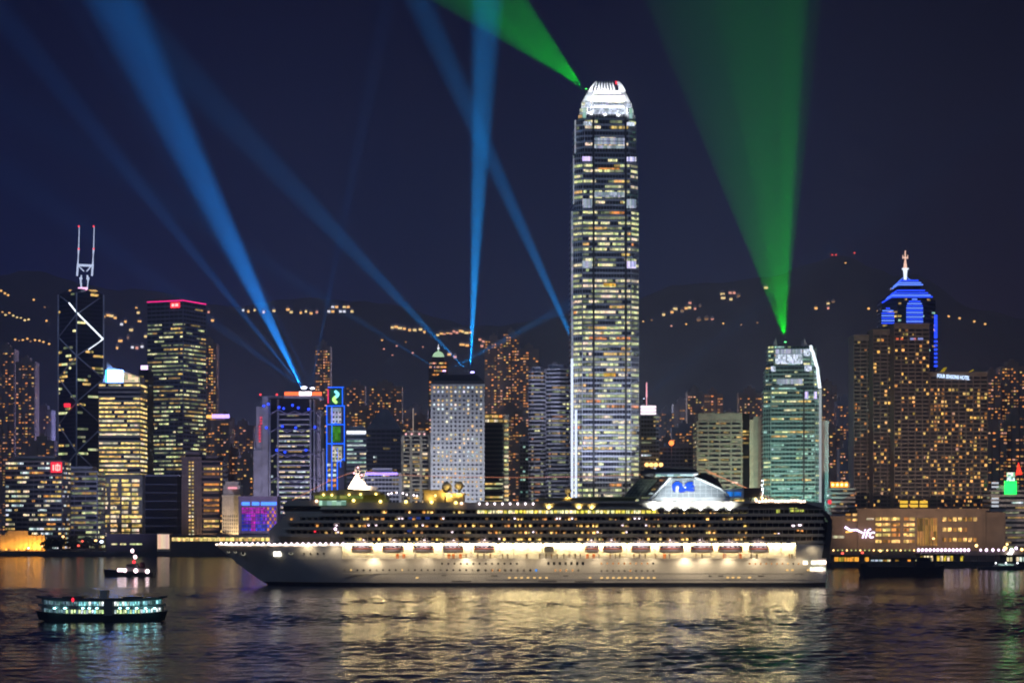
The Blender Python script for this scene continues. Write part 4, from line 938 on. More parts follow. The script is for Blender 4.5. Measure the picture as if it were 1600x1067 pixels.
b = MB(); b.slab([(t.X(1468), t.Z(583)), (t.X(1475), t.Z(583)), (t.X(1481), t.Z(573)), (t.X(1476), t.Z(574))], 3, 4); b.build('roof_ornament', lit('ornament gold', (.5, .36, .02), .7), t.root)
b = MB(); b.tube([(t.X(1512), 4, t.Z(583)), (t.X(1523), 4, t.Z(577))], .5, 5); b.build('roof_boom', lit('ornament gold', (.5, .36, .02), .7), t.root)

# shopping podium
MW2 = surf('podium stone', (.19, .13, .09), .7)
t = T('shopping_podium', 'long low shopping podium lit warm, with a white-violet lettered sign', 'shopping centre', 1300, 1545, 1760); H = t.Z(797)
b = MB(); b.box(t.X(1340), t.X(1540), 0, 40, 0, H); b.box(t.X(1296), t.X(1340), 3, 40, 0, t.Z(806)); b.box(t.X(1338), t.X(1545), -.8, 41, H, H + 1.5); b.box(t.X(1540), t.X(1572), 2, 40, 0, t.Z(800)); b.build('wall', MW2, t.root)
b = MB()
for x in range(1302, 1545, 13): b.box(t.X(x), t.X(x) + .25, -.06 if x > 1340 else 2.94, .02 if x > 1340 else 3.02, 0, t.Z(799 if x > 1340 else 808))
for y in (815, 831, 848): b.box(t.X(1341), t.X(1539), -.09, .01, t.Z(y), t.Z(y) + .2)
b.build('cladding_joints', surf('joint dark', (.10, .08, .06), .8), t.root, 'stuff')  # joints in an even dark brown
rects = []
wA = lit('shop amber', (1, .60, .18), 1.5, (2.2, 4.2), .3); wA2 = lit('shop dim amber', (.65, .32, .08), .6, (2.2, 5), .3)
for y in (808, 817, 825, 833, 843):
    for x0, x1 in ((1368, 1377), (1379, 1391), (1393, 1406), (1412, 1420), (1421, 1429)):
        rects.append((0, 0, 0, t.X(x0), t.X(x1), .05, .35, t.Z(y + 4.6), t.Z(y), random.choice([wA, wA, wGold, wO])))
for x in range(1433, 1464, 4): rects.append((0, 0, 0, t.X(x), t.X(x + 3.2), .05, .35, t.Z(852), t.Z(809), wA2))
for y, xs in ((808, range(1473, 1528, 8)), (824, range(1473, 1510, 8)), (840, range(1473, 1528, 8))):
    for x in xs: rects.append((0, 0, 0, t.X(x), t.X(x + 5.5), .05, .35, t.Z(y + 6), t.Z(y), random.choice([wA, wA2])))
for y in (802, 810): rects += [(0, 3, 0, t.X(x), t.X(x + 9), .05, .35, t.Z(y + 3.5), t.Z(y), random.choice([wA2, wA])) for x in (1322, 1333, 1344, 1355) if x < 1340]
rects += [(0, 3, 0, t.X(1302), t.X(1320), .05, .35, t.Z(840.5), t.Z(836.5), wWw), (0, 0, 0, t.X(1354), t.X(1365), .05, .35, t.Z(812), t.Z(809), wWw)]
windows(t.root, rects, 'shop_window')
VW = lit('sign violet white', (.85, .68, 1), 3)
b = MB(); b.tube([(t.X(1320), -1.2, t.Z(823)), (t.X(1328), -1.4, t.Z(828)), (t.X(1338), -1.6, t.Z(827.5)), (t.X(1347), -1.6, t.Z(832))], 1.1, 6, 0, .8); sg = b.build('sign_swoosh', [VW], t.root)
o = text('ifc', t.root, (t.X(1345), -1.8, t.Z(840)), 11, VW, 'sign_letters', .3, .3); o.data.offset = .12; text_mesh(o, t.X(1365.5) - t.X(1345))
b = MB(); b.tube([(t.X(1321), -1.2, t.Z(831)), (t.X(1332), -1.5, t.Z(829.5))], .8, 6); b.build('sign_underline', lit('sign amber', (1, .5, .1), 2), t.root)
q = t.root.location
for px in (1350, 1420, 1490): spot(P(px, 858, 1735), P(px, 815, 1760), 120, (1, .55, .22), .9e4, .8, parent=t.root)

t = office('office_block', 'striped grey block with green and red neon signs at the right edge', 1548, 1606, 768, 1790, 30, 4, .5, CONC, lit_p=.34, run=(2, 6), pal=((wG2, 2), (wW, 1), (wY2, 2)), pier=0, cat='office block')
t.panel('green_sign', lit('green neon sign', (.02, 1, .12), 2.2, (5, 5), .8, tint=0), 1569, 1588, 751, 772, .4, 1.2); sg = t.panel('sign_top', lit('sign white mixed', (.7, 1, .8), 2.0, (1.5, 1.5), .3, tint=.6), 1573, 1585, 738, 751, .4, 1.2)
b = MB(); b.slab([(t.X(1587), t.Z(742)), (t.X(1597), t.Z(741)), (t.X(1591), t.Z(722))], -1, 0); b.build('red_sign', lit('red neon sign', (1, .04, .02), 2.4), t.root)
for y in (753, 759, 777, 783, 789): t.panel('white_strip', lit('pale strip', (.8, .85, .95), .8), 1549, 1560, y, y + 2.8, .8, 1.2)
# ------------------------------------------------------------------ waterfront, left and right
def wt(name, label, cat, x0, x1, d, group=None):            # a thing on the water or the quay
    t = T(name, label, cat, x0, x1, d, group); return t
t = wt('lit_wall', 'long low wall glaring amber under floodlights at the left waterfront', 'wall', -8, 70, 1770)
b = MB(); b.box(t.X(-8), t.X(70), 0, 6, 0, t.Z(836)); b.box(t.X(12), t.X(44), -.4, 0, 0, t.Z(829))
for x in range(-6, 70, 7): b.box(t.X(x), t.X(x + 1.2), -.7, -.1, 0, t.Z(834))
b.build('wall', CREAM, t.root)
for k, (x, p_) in enumerate(((0, .6), (12, .8), (28, 1.1), (40, 1.5), (56, 2.2), (64, 2.0))):
    b = MB(); b.ball((t.X(x), -5.2, 2), .9, 0, 8, 6); b.build('floodlamp', lit('sodium lamp', (1, .45, .06), 3), t.root)
    spot(t.root.location + Vector((t.X(x), -7, 3)), t.root.location + Vector((t.X(x), 0, 8)), 140, (1, .42, .05), p_ * 4e3, .5, parent=t.root)
t = wt('pavilion', 'long low dark pavilion with four lit windows on the left waterfront', 'pavilion', 166, 244, 1755)
b = MB(); b.box(t.X(166), t.X(244), 0, 18, 0, t.Z(836)); b.box(t.X(164), t.X(246), -1.5, 19.5, t.Z(836), t.Z(833.5)); b.build('wall', surf('pavilion plum', (.07, .05, .06), .8), t.root)
windows(t.root, [(0, 0, 0, t.X(a), t.X(a + 9), .03, .3, t.Z(851), t.Z(848.5), wG) for a in (174, 188, 203, 213)])
t = wt('kiosk', 'square kiosk with a glowing cream front beside the low pavilion', 'kiosk', 245, 266, 1750)
b = MB(); b.box(t.X(245), t.X(266), 0, 12, 0, t.Z(833)); b.build('wall', CREAM, t.root)
t.panel('glowing_front', lit('cream glow', (1, .72, .50), .95, (2, 30), .75), 246.5, 264.5, 834.5, 857, .05, .4)
t = wt('ferry_pier', 'long pier hall with a band of yellow light left of the ship bow', 'pier', 266, 420, 1750)
b = MB(); b.box(t.X(266), t.X(420), 0, 20, 0, t.Z(848)); b.box(t.X(266), t.X(420), 2, 20, t.Z(848), t.Z(838)); b.box(t.X(265), t.X(421), -2, 21, t.Z(838), t.Z(835.5)); b.build('wall', surf('pier grey', (.10, .10, .10), .8), t.root)
windows(t.root, [(0, 2, 0, t.X(x), t.X(x + 6.3), .03, .3, t.Z(845), t.Z(839.5), random.choice([wGold, wY, wGold])) for x in range(268, 416, 7)])

leaf = surf('night foliage', (.035, .045, .025), .9, 0, .5, .4)
bark = surf('bark', (.07, .05, .04), .9)
def tree(px, py, h, d, where):
    o = P(px, py, d); o.z = GZ; t = empty('tree', o); tag(t, 'dark leafy tree ' + where, 'tree', 'trees along the left waterfront')
    b = MB(); b.tube([(0, 0, 0), (.2, 0, h * .3), (.1, .2, h * .62)], h * .035, 6, 0, h * .014)
    for k in range(5):
        a = k * 1.3; b.tube([(.1, 0, h * (.3 + .05 * k)), (math.cos(a) * h * .2, math.sin(a) * h * .2, h * (.52 + .05 * k))], h * .014, 5, 0, h * .005)
    b.build('trunk', bark, t)
    b = MB(); rn = random.Random(int(px * 7))
    cl = [(rn.gauss(0, h * .20), rn.gauss(0, h * .18), h * rn.uniform(.42, .92), h * rn.uniform(.10, .19)) for _ in range(13)]
    for cx, cy, cz, r in cl:
        for _ in range(46):
            v = Vector((rn.gauss(0, 1), rn.gauss(0, 1), rn.gauss(0, .8))).normalized() * r * rn.uniform(.5, 1.15); c = Vector((cx, cy, cz)) + v
            u = Vector((rn.gauss(0, 1), rn.gauss(0, 1), rn.gauss(0, 1))).normalized() * .55; w = u.cross(Vector((rn.gauss(0, 1), rn.gauss(0, 1), rn.gauss(0, 1)))).normalized() * .4
            b.add([c - u, c + w, c + u, c - w], [(0, 1, 2, 3)])
    b.build('crown', leaf, t)
for px, h in ((74, 10), (83, 11), (92, 11.5), (107, 12), (113, 10), (121, 9), (134, 13), (142, 14), (149, 10), (70, 8)): tree(px, 858, h, 1752 + random.uniform(0, 8), 'in the row between the amber wall and the low pavilion')

def lamp_post(px, py, col, r, d, label, cat='street lamp', grp='lamps on the left promenade'):
    p = P(px, py, d); t = empty('street_lamp', (p.x, p.y, GZ)); tag(t, label, cat, grp); z = p.z - GZ
    b = MB(); b.tube([(0, 0, 0), (0, 0, z + .4), (0, -.9, z + .6)], .16, 5); b.build('pole', METAL, t)
    b = MB(); b.ball((0, -1.1, z), r, 0, 8, 6, .75); b.build('lamp_head', col, t)
LA, LR, LB = lit('lamp amber', (1, .55, .2), 3.5, sample=True), lit('lamp red', (1, .12, .08), 2.2), lit('lamp blue white', (.8, .9, 1), 4)
for px, py, c, r, lb in ((99, 838, LA, 1.2, 'amber street lamp among the trees, highest of the left promenade lamps'), (123, 852, LR, 1.2, 'lower red lamp beside the waterfront trees'), (129, 845, LR, 1.1, 'upper red lamp beside the waterfront trees'),
                        (150, 844, LA, 1.2, 'amber lamp at the end of the waterfront trees'), (159, 846, LB, 1.5, 'blue-white lamp left of the low pavilion'), (161, 839, LA, .9, 'small amber lamp above the blue-white lamp'), (45, 856, LB, .8, 'small white lamp below the amber wall'), (66, 853, LA, .9, 'amber lamp at the right end of the glaring wall')):
    lamp_post(px, py, c, r, 1746, lb)

# right-hand piers
PD = 1352
pier_w = surf('pier shed wall', (.16, .13, .10), .8)
def pier(label, x0, x1, yt, yb, d, glow, seg):
    t = T('pier_shed', label, 'pier', x0, x1, d); h = t.Z(yt)
    b = MB(); b.box(t.X(x0), t.X(x1), 0, 14, 0, h); b.box(t.X(x0) - .8, t.X(x1) + .8, -1.5, 15, h, h + .6)
    n = max(2, int((x1 - x0) / seg))
    for k in range(n + 1): u = t.X(x0) + (t.X(x1) - t.X(x0)) * k / n; b.box(u - .2, u + .2, -.8, 0, 0, h)
    b.build('wall', pier_w, t.root); rects = []
    for k in range(n):
        a = x0 + (x1 - x0) * (k + .08) / n; e = x0 + (x1 - x0) * (k + .92) / n
        if random.random() < .85: rects.append((0, 0, 0, t.X(a), t.X(e), .03, .25, max(.3, t.Z(yb)), t.Z(yt + 2), pick(glow)))
    windows(t.root, rects); return t
AM = lit('pier amber', (1, .45, .05), .9, (1.4, 3), .25); YL = lit('pier yellow', (.85, .62, .06), .85, (1.6, 3), .3); YW = lit('pier cream', (1, .85, .5), 1.1, (1.2, 3), .3); TQ = lit('pier aqua', (.3, .85, .8), .8, (1.2, 3), .2)
pier('amber-lit pier shed right behind the ship stern', 1303, 1358, 868, 880, PD, ((AM, 3), (YL, 1)), 7)
pier('cream-lit pier shed behind the dark barge', 1360, 1436, 872, 882, PD + 6, ((AM, 1), (YW, 2), (wW, 1)), 6)
pier('dim pier shed with aqua windows in its middle', 1437, 1505, 866, 876, PD + 12, ((YL, 2), (TQ, 2), (YW, 2)), 5)
pier('low yellow-lit pier shed in front of the violet lamps', 1478, 1560, 878, 887, PD, ((YL, 4), (YW, 1)), 9)
pier('white-lit pier shed at the right edge', 1562, 1612, 868, 884, PD + 4, ((YW, 2), (wW, 2), (TQ, 1)), 5)
t = T('pier_walkway', 'long roofed walkway carrying a row of violet-white lamps above the piers', 'walkway', 1296, 1610, PD + 26)
zr_ = t.Z(860); b = MB(); b.box(t.X(1296), t.X(1612), 0, 6, zr_ - 3, zr_)
for x in range(1300, 1610, 12): b.box(t.X(x) - .2, t.X(x) + .2, 1, 1.4, 0, zr_ - 3)
b.build('roof', surf('walkway roof', (.22, .18, .16), .7), t.root)
VL = lit('violet white lamp', (.95, .72, 1), 3.4, sample=True); GL = lit('green amber lamp', (.62, .66, .22), 1.0)
for x in range(1302, 1430, 7): b = MB(); b.ball((t.X(x), -.6, zr_ + .3), .55, 0, 8, 6); b.build('lamp', GL if x % 3 else WARML, t.root)
for x in list(range(1435, 1516, 6)) + [1532, 1541, 1551, 1560, 1568]: b = MB(); b.ball((t.X(x), -.6, zr_ + .5), .95 if x % 4 else .75, 0, 8, 6, 1.1); b.build('lamp', VL, t.root)
for x, y, r, m in ((1570, 856, 1.3, WARML), (1577, 868, 2.1, LAMPW), (1580, 860, 1.5, LAMPW), (1587, 856, 1.0, VL), (1596, 858, 1.0, WARML), (1573, 850, .8, WARML), (1525, 852, 1.0, WARML)): b = MB(); b.ball((t.X(x), -1.2, t.Z(y)), r, 0, 10, 8); b.build('lamp', m, t.root)
for px, py, c, r, lb in ((1316, 864, LR, 1.0, 'left one of the two red lamps over the amber pier shed'), (1347, 863, LR, 1.0, 'right one of the two red lamps over the amber pier shed'), (1375, 860, LA, 1.0, 'amber lamp over the pier sheds left of the barge wheelhouse'), (1458, 841, LA, .9, 'amber lamp before the podium facade')):
    lamp_post(px, py, c, r, PD + 20, lb, grp='lamps on the right piers')

# ------------------------------------------------------------------ the cruise ship
SD = 987.0; K = SD / F
ship = empty('cruise_ship', (0, SD, 0)); tag(ship, 'long white cruise ship lit up along its promenade deck', 'cruise ship')
SX = lambda px: (px - 800) * K
SZ = lambda py: (915 - py) * K
HBM = 18.0                                           # half beam; local y = 0 is the near side
zp, zd = SZ(873), SZ(849.5)
def stem(z):
    u = max(0, min(1, z / zd)); return SX(413 - (413 - 326) * u ** .85)
def half(x, z):
    u = max(0, min(1, z / zd)); xi = x - stem(z); Le = 78 - 34 * u
    k = max(0, min(1, xi / Le)); h = HBM * (1 - (1 - k) ** (2.0 + .5 * u))
    xs = SX(1292) - x
    return h * (1 if xs > 14 else .86 + .14 * math.sqrt(max(0, 1 - (1 - xs / 14) ** 2)))
def hull(zs, x_end, x_start=None, n=60, top=True):
    b = MB(); st = []
    for z in zs:
        a = stem(z) if x_start is None else x_start; row = []
        for i in range(n + 1):
            u = i / n; u = u ** 1.6 if x_start is None else u
            x = a + (x_end - a) * u; row.append((x, half(x, z), z))
        st.append(row)
    for sgn in (-1, 1):
        v = [(x, HBM + sgn * h, z) for row in st for x, h, z in row]; m = n + 1
        b.add(v, [(j * m + i, j * m + i + 1, (j + 1) * m + i + 1, (j + 1) * m + i) for j in range(len(zs) - 1) for i in range(n)], 0, True)
    if top:
        for row in (st[-1],):
            v = [(x, HBM - h, z) for x, h, z in row] + [(x, HBM + h, z) for x, h, z in row]; m = n + 1
            b.add(v, [(i, i + 1, m + i + 1, m + i) for i in range(n)], 0)
    for e in (-1,) + ((0,) if x_start is not None else ()):
        v = [(st[j][e][0], HBM - st[j][e][1], st[j][e][2]) for j in range(len(zs))] + [(st[j][e][0], HBM + st[j][e][1], st[j][e][2]) for j in range(len(zs))]; q = len(zs)
        b.add(v, [(j, j + 1, q + j + 1, q + j) for j in range(q - 1)], 0)
    return b
BOOT = surf('boot topping', (.030, .035, .05), .45, 0, .2, .2)
hull([-1.5, .4, 1.5], SX(1291), top=False).build('boot_topping', BOOT, ship)
HULLP = surf('white hull paint', (.66, .63, .58), .42, 0, .16, .09)
hl = hull([1.5, 3, 5, 7, 9, 11, zp], SX(1292)).build('hull', HULLP, ship)
hull([zp, 14, 16, 17.7, zd], SX(535), n=40).build('bow_bulwark', HULLP, ship)
hull([zp, 14, 16, zd], SX(1292), SX(1243), n=10).build('stern_bulwark', HULLP, ship)
b = MB(); b.box(SX(535), SX(1243), -.35, .15, zp - .5, zp + .35); b.build('rubbing_strake', HULLP, ship)
b = MB()
for x0, x1, y in ((535, 1255, 895.5), (760, 1290, 905)): b.box(SX(x0), SX(x1), -.12, .05, SZ(y) - .12, SZ(y) + .12)
b.build('hull_seam', surf('seam paint', (.5, .48, .45), .5), ship)

# promenade: a recess with a white wall, ceiling lamps, lifeboats hung in front
RW = surf('promenade white', (.82, .80, .76), .5, 0, .05, .2)
b = MB(); b.box(SX(535), SX(1243), 4.2, 2 * HBM - 4.2, zp, SZ(848)); b.build('promenade_wall', RW, ship)
b = MB()
for x in range(560, 1240, 22): b.box(SX(x), SX(x) + .5, .3, 4.2, SZ(851), SZ(848)); b.box(SX(x), SX(x) + .35, .2, .55, zp, SZ(851))
b.box(SX(535), SX(1243), .1, .2, zp + .9, zp + 1.1)
b.build('davit_frames', RW, ship)
PL = lit('promenade lamp', (1, .77, .36), 58, sample=True)
k = 0
for x in range(540, 1241, 12):
    b = MB(); b.box(SX(x), SX(x + 7), 2.6, 3.2, SZ(848) - 1.15, SZ(848) - .25); b.build('promenade_lamp', PL, ship)
DR = [surf('doorway brown', (.16, .13, .10), .6), surf('orange locker', (.75, .22, .03), .6), surf('deck chair brown', (.3, .2, .12), .7)]  # doorways are a plain dark brown
doors = [618, 628, 647, 699, 706, 717, 727, 745, 755, 765, 784, 792, 822, 842, 852, 861, 870, 880, 889, 898, 906, 916, 926, 935, 953, 961, 968, 990, 999, 1008, 1024, 1037, 1046, 1088, 1097, 1131, 1156, 1174, 1183, 1234, 1238]
for i, x in enumerate(doors):
    m = DR[1] if x in (699, 706, 717, 916, 926, 1037, 1131, 1156, 618, 628) else DR[2] if i % 3 == 0 else DR[0]
    b = MB(); b.box(SX(x), SX(x + 2.2 + 2.2 * (m is DR[1])), 3.7, 4.25, zp + .2, zp + 2.3); b.build('deck_locker' if m is DR[1] else 'doorway', m, ship)
b = MB(); b.box(SX(851), SX(865), 1.5, 4.25, SZ(862), SZ(853)); b.build('rescue_tender_bay', surf('grey raft cover', (.34, .33, .31), .7), ship)
# brightly lit bow opening put in as a glowing strip, with rail lamps
b = MB(); n = 46; pts = []
for i in range(n + 1):
    x = SX(330 + (536 - 330) * i / n); pts.append((x, HBM - half(x, zd) - .12, zd - .45))
b.tube(pts, .42, 6); b.build('bow_opening_glow', lit('bow strip', (1, .80, .66), 2.4, (2.2, 50), .45, sample=True, tint=.1), ship)
for i in range(2, n + 1, 2):
    b = MB(); p = pts[i]; b.ball((p[0], p[1], p[2] + .55), .55, 0, 8, 6); b.build('rail_lamp', lit('rail lamp', (1, .80, .95), 5), ship)
# bow openings, portholes and other marks on the hull
def on_hull(x, z, o=.04): return HBM - half(x, z) - o
SPOTS = []
def mark(x0, x1, y0, y1, mat, name, round_=False):
    xm = SX((x0 + x1) / 2); z0, z1 = SZ(y1), SZ(y0); zm = (z0 + z1) / 2; y = on_hull(xm, zm); y2 = on_hull(SX(x1), zm); ang = math.atan2(y2 - on_hull(SX(x0), zm), SX(x1) - SX(x0))
    me_b = MB(); w = (SX(x1) - SX(x0)) / 2; h = (z1 - z0) / 2
    if round_:
        nn = 10; me_b.add([(w * math.cos(6.2832 * i / nn), yy, h * math.sin(6.2832 * i / nn)) for yy in (-.12, .5) for i in range(nn)], [tuple(range(nn)), tuple(range(2 * nn - 1, nn - 1, -1))] + [(i, nn + i, nn + (i + 1) % nn, (i + 1) % nn) for i in range(nn)])
    else: me_b.box(-w, w, -.12, .5, -h, h)
    o = me_b.build(name, mat, ship); o.location = (xm, y, zm); o.rotation_euler = (0, 0, ang); return o
PD_ = surf('dark porthole', (.02, .022, .026), .15); PY = lit('lit porthole', (1, .62, .22), 1.0); PO = lit('orange porthole', (.85, .42, .16), .7); PWH = lit('white porthole', (1, .9, .7), 1.6); PDIM = surf('covered porthole', (.25, .24, .22), .5); PB = lit('blue porthole', (.05, .35, 1), .9)
for i in range(13): mark(689 + i * 9.75, 692.4 + i * 9.75, 878.6, 881.6, PD_, 'porthole', True)
for x in range(855, 913, 9): mark(x, x + 3.6, 877.5, 882, PD_, 'porthole')
for i in range(10): mark(938 + i * 9.0, 941.4 + i * 9.0, 878, 881.5, PO if i < 9 else PD_, 'porthole', True)
for i in range(27):
    x = 537 + i * 10.0; mark(x, x + 2.8, 888.6, 891.4, PY if i in (1, 9) else PD_ if i % 5 else PDIM, 'porthole', True)
for x, m in ((745, PD_), (757, PDIM), (768, PO), (779, PO), (788, PDIM), (797, PDIM), (807, PDIM), (817, PDIM), (827, PD_), (836, PB), (866, PO), (874, PO), (883, PO), (893, PO), (902, PDIM)): mark(x, x + 3.4, 888.4, 892.6, m, 'porthole', True)
for i in range(10): mark(938 + i * 9.0, 941.6 + i * 9.0, 889.5, 892.8, PO if i == 5 else PDIM, 'porthole', True)
for x in (650, 794, 804, 813, 823, 833, 842, 852, 920): mark(x, x + 4, 901, 903.2, PY, 'porthole')
for i in range(10): mark(938 + i * 9.1, 942.4 + i * 9.1, 901, 903.4, PY, 'porthole')
for x in (1135, 1143, 1152, 1169): mark(x, x + 4.4, 900.6, 903, PY, 'porthole')
for i in range(10): mark(1170 + i * 8.5, 1173 + i * 8.5, 878.6, 881.6, (PO, PY, PD_)[i % 3 if i > 5 else 0], 'porthole', True)
for x in (1228, 1236, 1261): mark(x, x + 4, 888.8, 891.4, PY, 'porthole')
for x0, x1, y in ((706, 736, 907.5), (841, 870, 907.5), (898, 928, 908), (690, 697, 898.5), (767, 777, 898.8), (880, 888, 899), (1107, 1112, 899.3), (1122, 1130, 899), (1184, 1194, 899), (940, 943, 905), (1177, 1181, 905)): mark(x0, x1, y - .5, y + .5, surf('hull dark mark', (.14, .13, .12), .6), 'hull_vent')  # thin dark dashes on the hull
mark(426, 438, 855.5, 869, lit('bow door light', (1, .95, .8), 3, sample=True), 'bow_door')
RIMM = lit('pale rim', (.55, .52, .40), .45)
for x0, x1, y0, y1 in ((347, 353, 860, 864.5), (358.5, 365, 860, 864.5), (371, 379.5, 859, 868.5), (450, 458, 862, 866.5)):
    o = mark(x0, x1, y0, y1, RIMM, 'mooring_rim', True); q = mark(x0 + 1.4, x1 - 1.4, y0 + 1.2, y1 - 1.2, PD_, 'fairlead', True); q.location.y -= .12
for x in (475, 485, 496, 506): mark(x - 1.5, x + 1.5, 863, 866, PD_, 'porthole', True)
for x0, x1, y0, y1, m in ((1268, 1292, 875.5, 881, PWH), (1266, 1291, 886, 891.5, PWH), (1255, 1262, 875, 881.5, PWH)):
    mark(x0, x1, y0, y1, lit('stern opening light', (1, .88, .66), 3.2, (1.8, 1.4), .35, sample=True), 'mooring_deck_opening')
# downlights that wash the hull
for x, pw_, z in ((481, 1.9, 853), (524, 1.1, 855), (560, .5, 874), (584, 2.6, 874), (628, .6, 874), (668, .8, 874), (728, 2.8, 874), (770, .8, 874), (812, .6, 874), (850, .7, 874), (893, .8, 874), (935, .9, 874), (978, .9, 874), (1020, .9, 874), (1070, 3.2, 874), (1101, 1.6, 874), (1138, 2.0, 874), (1180, 1.8, 874), (1222, .9, 874), (1250, .7, 874), (1270, .8, 856)):
    xx = SX(x); zz = SZ(z); y = on_hull(xx, zz)
    spot((xx, SD + y - 3.6, zz + 1.2), (xx, SD + y + .6, zz - 9), 150, (1, .80, .50), pw_ * 1150, .9, soft=.3, parent=ship, name='hull_downlight')
for x in range(560, 1260, 45):  # unseen fill lamps added off the side, like bounce from the water
    spot((SX(x), SD - 9, SZ(868)), (SX(x), SD, SZ(896)), 150, (1, .74, .40), 1400, .9, soft=.6, parent=ship, name='hull_fill')

for x in range(470, 1280, 46): spot((SX(x), SD - 7, SZ(850)), (SX(x + 8), SD + 3, SZ(818)), 120, (1, .74, .42), 420 if x > 535 else 160, .9, soft=.4, parent=ship, name='deck_fill')  # unseen lamps added off the side to lift the dark decks
# superstructure
sil = [(420, 848), (420, 828), (431, 817), (446, 804), (441, 796.5), (442, 788.5), (448, 781.5), (498, 780.5), (498, 784.5), (1288, 784.5), (1288, 848)]
SUP = surf('superstructure paint', (.46, .42, .35), .5, 0, .1, .1)
b = MB(); b.slab([(SX(x), SZ(y)) for x, y in sil], 3.0, 2 * HBM - 3.0); b.build('superstructure', SUP, ship)
b = MB(); b.box(SX(441.5), SX(500), 2.2, 2 * HBM - 2.2, SZ(796), SZ(790)); b.build('bridge_windows', PD_, ship)
b = MB(); dk = [848, 837.4, 826.8, 816.2, 805.6, 795.2]
st_ = [425, 432, 445, 449, 500, 500]
for y, x0 in zip(dk, st_): b.box(SX(x0), SX(1288), 0.05, 3.4, SZ(y) - .18, SZ(y) + .18)
for y, x0 in zip(dk[:5], st_):
    if y == 848: x0 = 536
    b.box(SX(x0), SX(1286), .12, .22, SZ(y) + .2, SZ(y) + 1.15)
b.build('balcony_decks', SUP, ship)
b = MB()
for i, (y, y2, x0) in enumerate(zip(dk, dk[1:], st_)):
    x = max(x0, 536) if i == 0 else x0 + 20
    while x < 1286: b.box(SX(x), SX(x) + .12, .3, 3.0, SZ(y) + .18, SZ(y2) - .18); x += 9.4
b.build('balcony_partitions', SUP, ship, 'stuff')
b = MB()
for i, (y, y2, x0) in enumerate(zip(dk, dk[1:], st_)):
    x = (max(x0, 536) if i == 0 else x0 + 20) + 2
    while x < 1282: b.box(SX(x), SX(x + 5.4), 2.85, 3.02, SZ(y) + .25, SZ(y2) - .7); x += 9.4
b.build('cabin_doors', surf('cabin glass', (.03, .028, .026), .12), ship, 'stuff')
CL = [lit('cabin lamp amber', (1, .60, .16), 2.0, (1.1, 1.2), .35), lit('cabin lamp deep amber', (.95, .42, .10), .95, (1.1, 1.2), .4), lit('cabin lamp rosy white', (1, .80, .92), 3.0), lit('cabin curtain glow', (.80, .62, .22), .9, (1.2, 3), .4), lit('cabin blue', (.03, .07, .35), .5)]
rows = [(843.2, 540, 1280), (832.6, 470, 1280), (822, 500, 1280), (811.4, 520, 1280), (800.8, 520, 745)]
pat = {0: [557, 561, 590, 607, 630, 638, 650, 681, 686, 725, 779, 786, 808, 812, 826, 838, 842, 903, 907, 918, 929, 936, 1012, 1030, 1065, 1072, 1110, 1116, 1148, 1152, 1158, 1236, 1243, 1262, 1270],
       1: [507, 523, 526, 531, 598, 645, 705, 728, 731, 774, 779, 812, 820, 825, 832, 860, 868, 898, 908, 917, 926, 933, 972, 978, 1009, 1104, 1108, 1114, 1166, 1182, 1188, 1214, 1220, 1226, 1231],
       2: [493, 524, 547, 560, 567, 574, 586, 609, 627, 648, 659, 665, 680, 716, 726, 738, 766, 793, 804, 811, 820, 827, 869, 906, 916, 926, 931, 972, 976, 1009, 1028, 1053, 1066, 1070, 1076, 1084, 1163, 1168, 1180, 1199, 1246, 1250, 1257],
       3: [453, 567, 572, 597, 617, 622, 627, 644, 688, 691, 803, 808, 814, 850, 869, 874, 888, 893, 980, 991, 998, 1104, 1139, 1143, 1188, 1194, 1200, 1236, 1247],
       4: [558, 597, 601, 638, 660, 667, 672, 708, 716, 720]}
for i, xs in pat.items():
    y = rows[i][0]
    for x in xs:
        m = random.choice([CL[0], CL[0], CL[1], CL[2], CL[3]]) if x > 500 else CL[1]
        w_ = random.uniform(2.4, 4.6) if m is not CL[2] else 2.4
        h_ = random.uniform(3.2, 5.2) if m is not CL[2] else 2.0; yo = -1.6 if m is CL[2] else 0
        yb = 2.5
        b = MB(); b.box(SX(x), SX(x + w_), yb - .25, yb + .3, SZ(y + yo + h_ / 2), SZ(y + yo - h_ / 2)); b.build('cabin_light', m, ship)
dimm = lit('cabin night light', (.75, .42, .14), .55, (1.1, 1.2), .3)
for k in range(110):
    i = random.choice([0, 1, 2, 3]); y = rows[i][0]; x = rows[i][1] + (1275 - rows[i][1]) * random.random()
    b = MB(); b.box(SX(x), SX(x + random.uniform(1.6, 4.5)), 2.25, 2.78, SZ(y + 2.4), SZ(y - random.uniform(.5, 2.6))); b.build('cabin_light', dimm, ship)
for x, y in ((492, 830), (496, 832)): b = MB(); b.ball((SX(x), .4, SZ(y)), .45, 0, 8, 6); b.build('red_sidelight' if x < 495 else 'sidelight_bracket', NEONR if x < 495 else METAL, ship)
b = MB(); b.ball((SX(524), .2, SZ(826)), .65, 0, 8, 6); b.build('navigation_light', lit('rosy lamp', (1, .7, 1), 5), ship)
for x, y in ((637, 809), (650, 809), (664, 809), (636, 829)): b = MB(); b.box(SX(x), SX(x + 7), 2.3, 2.8, SZ(y + 2), SZ(y - 2)); b.build('blue_cabin_glow', CL[4], ship)
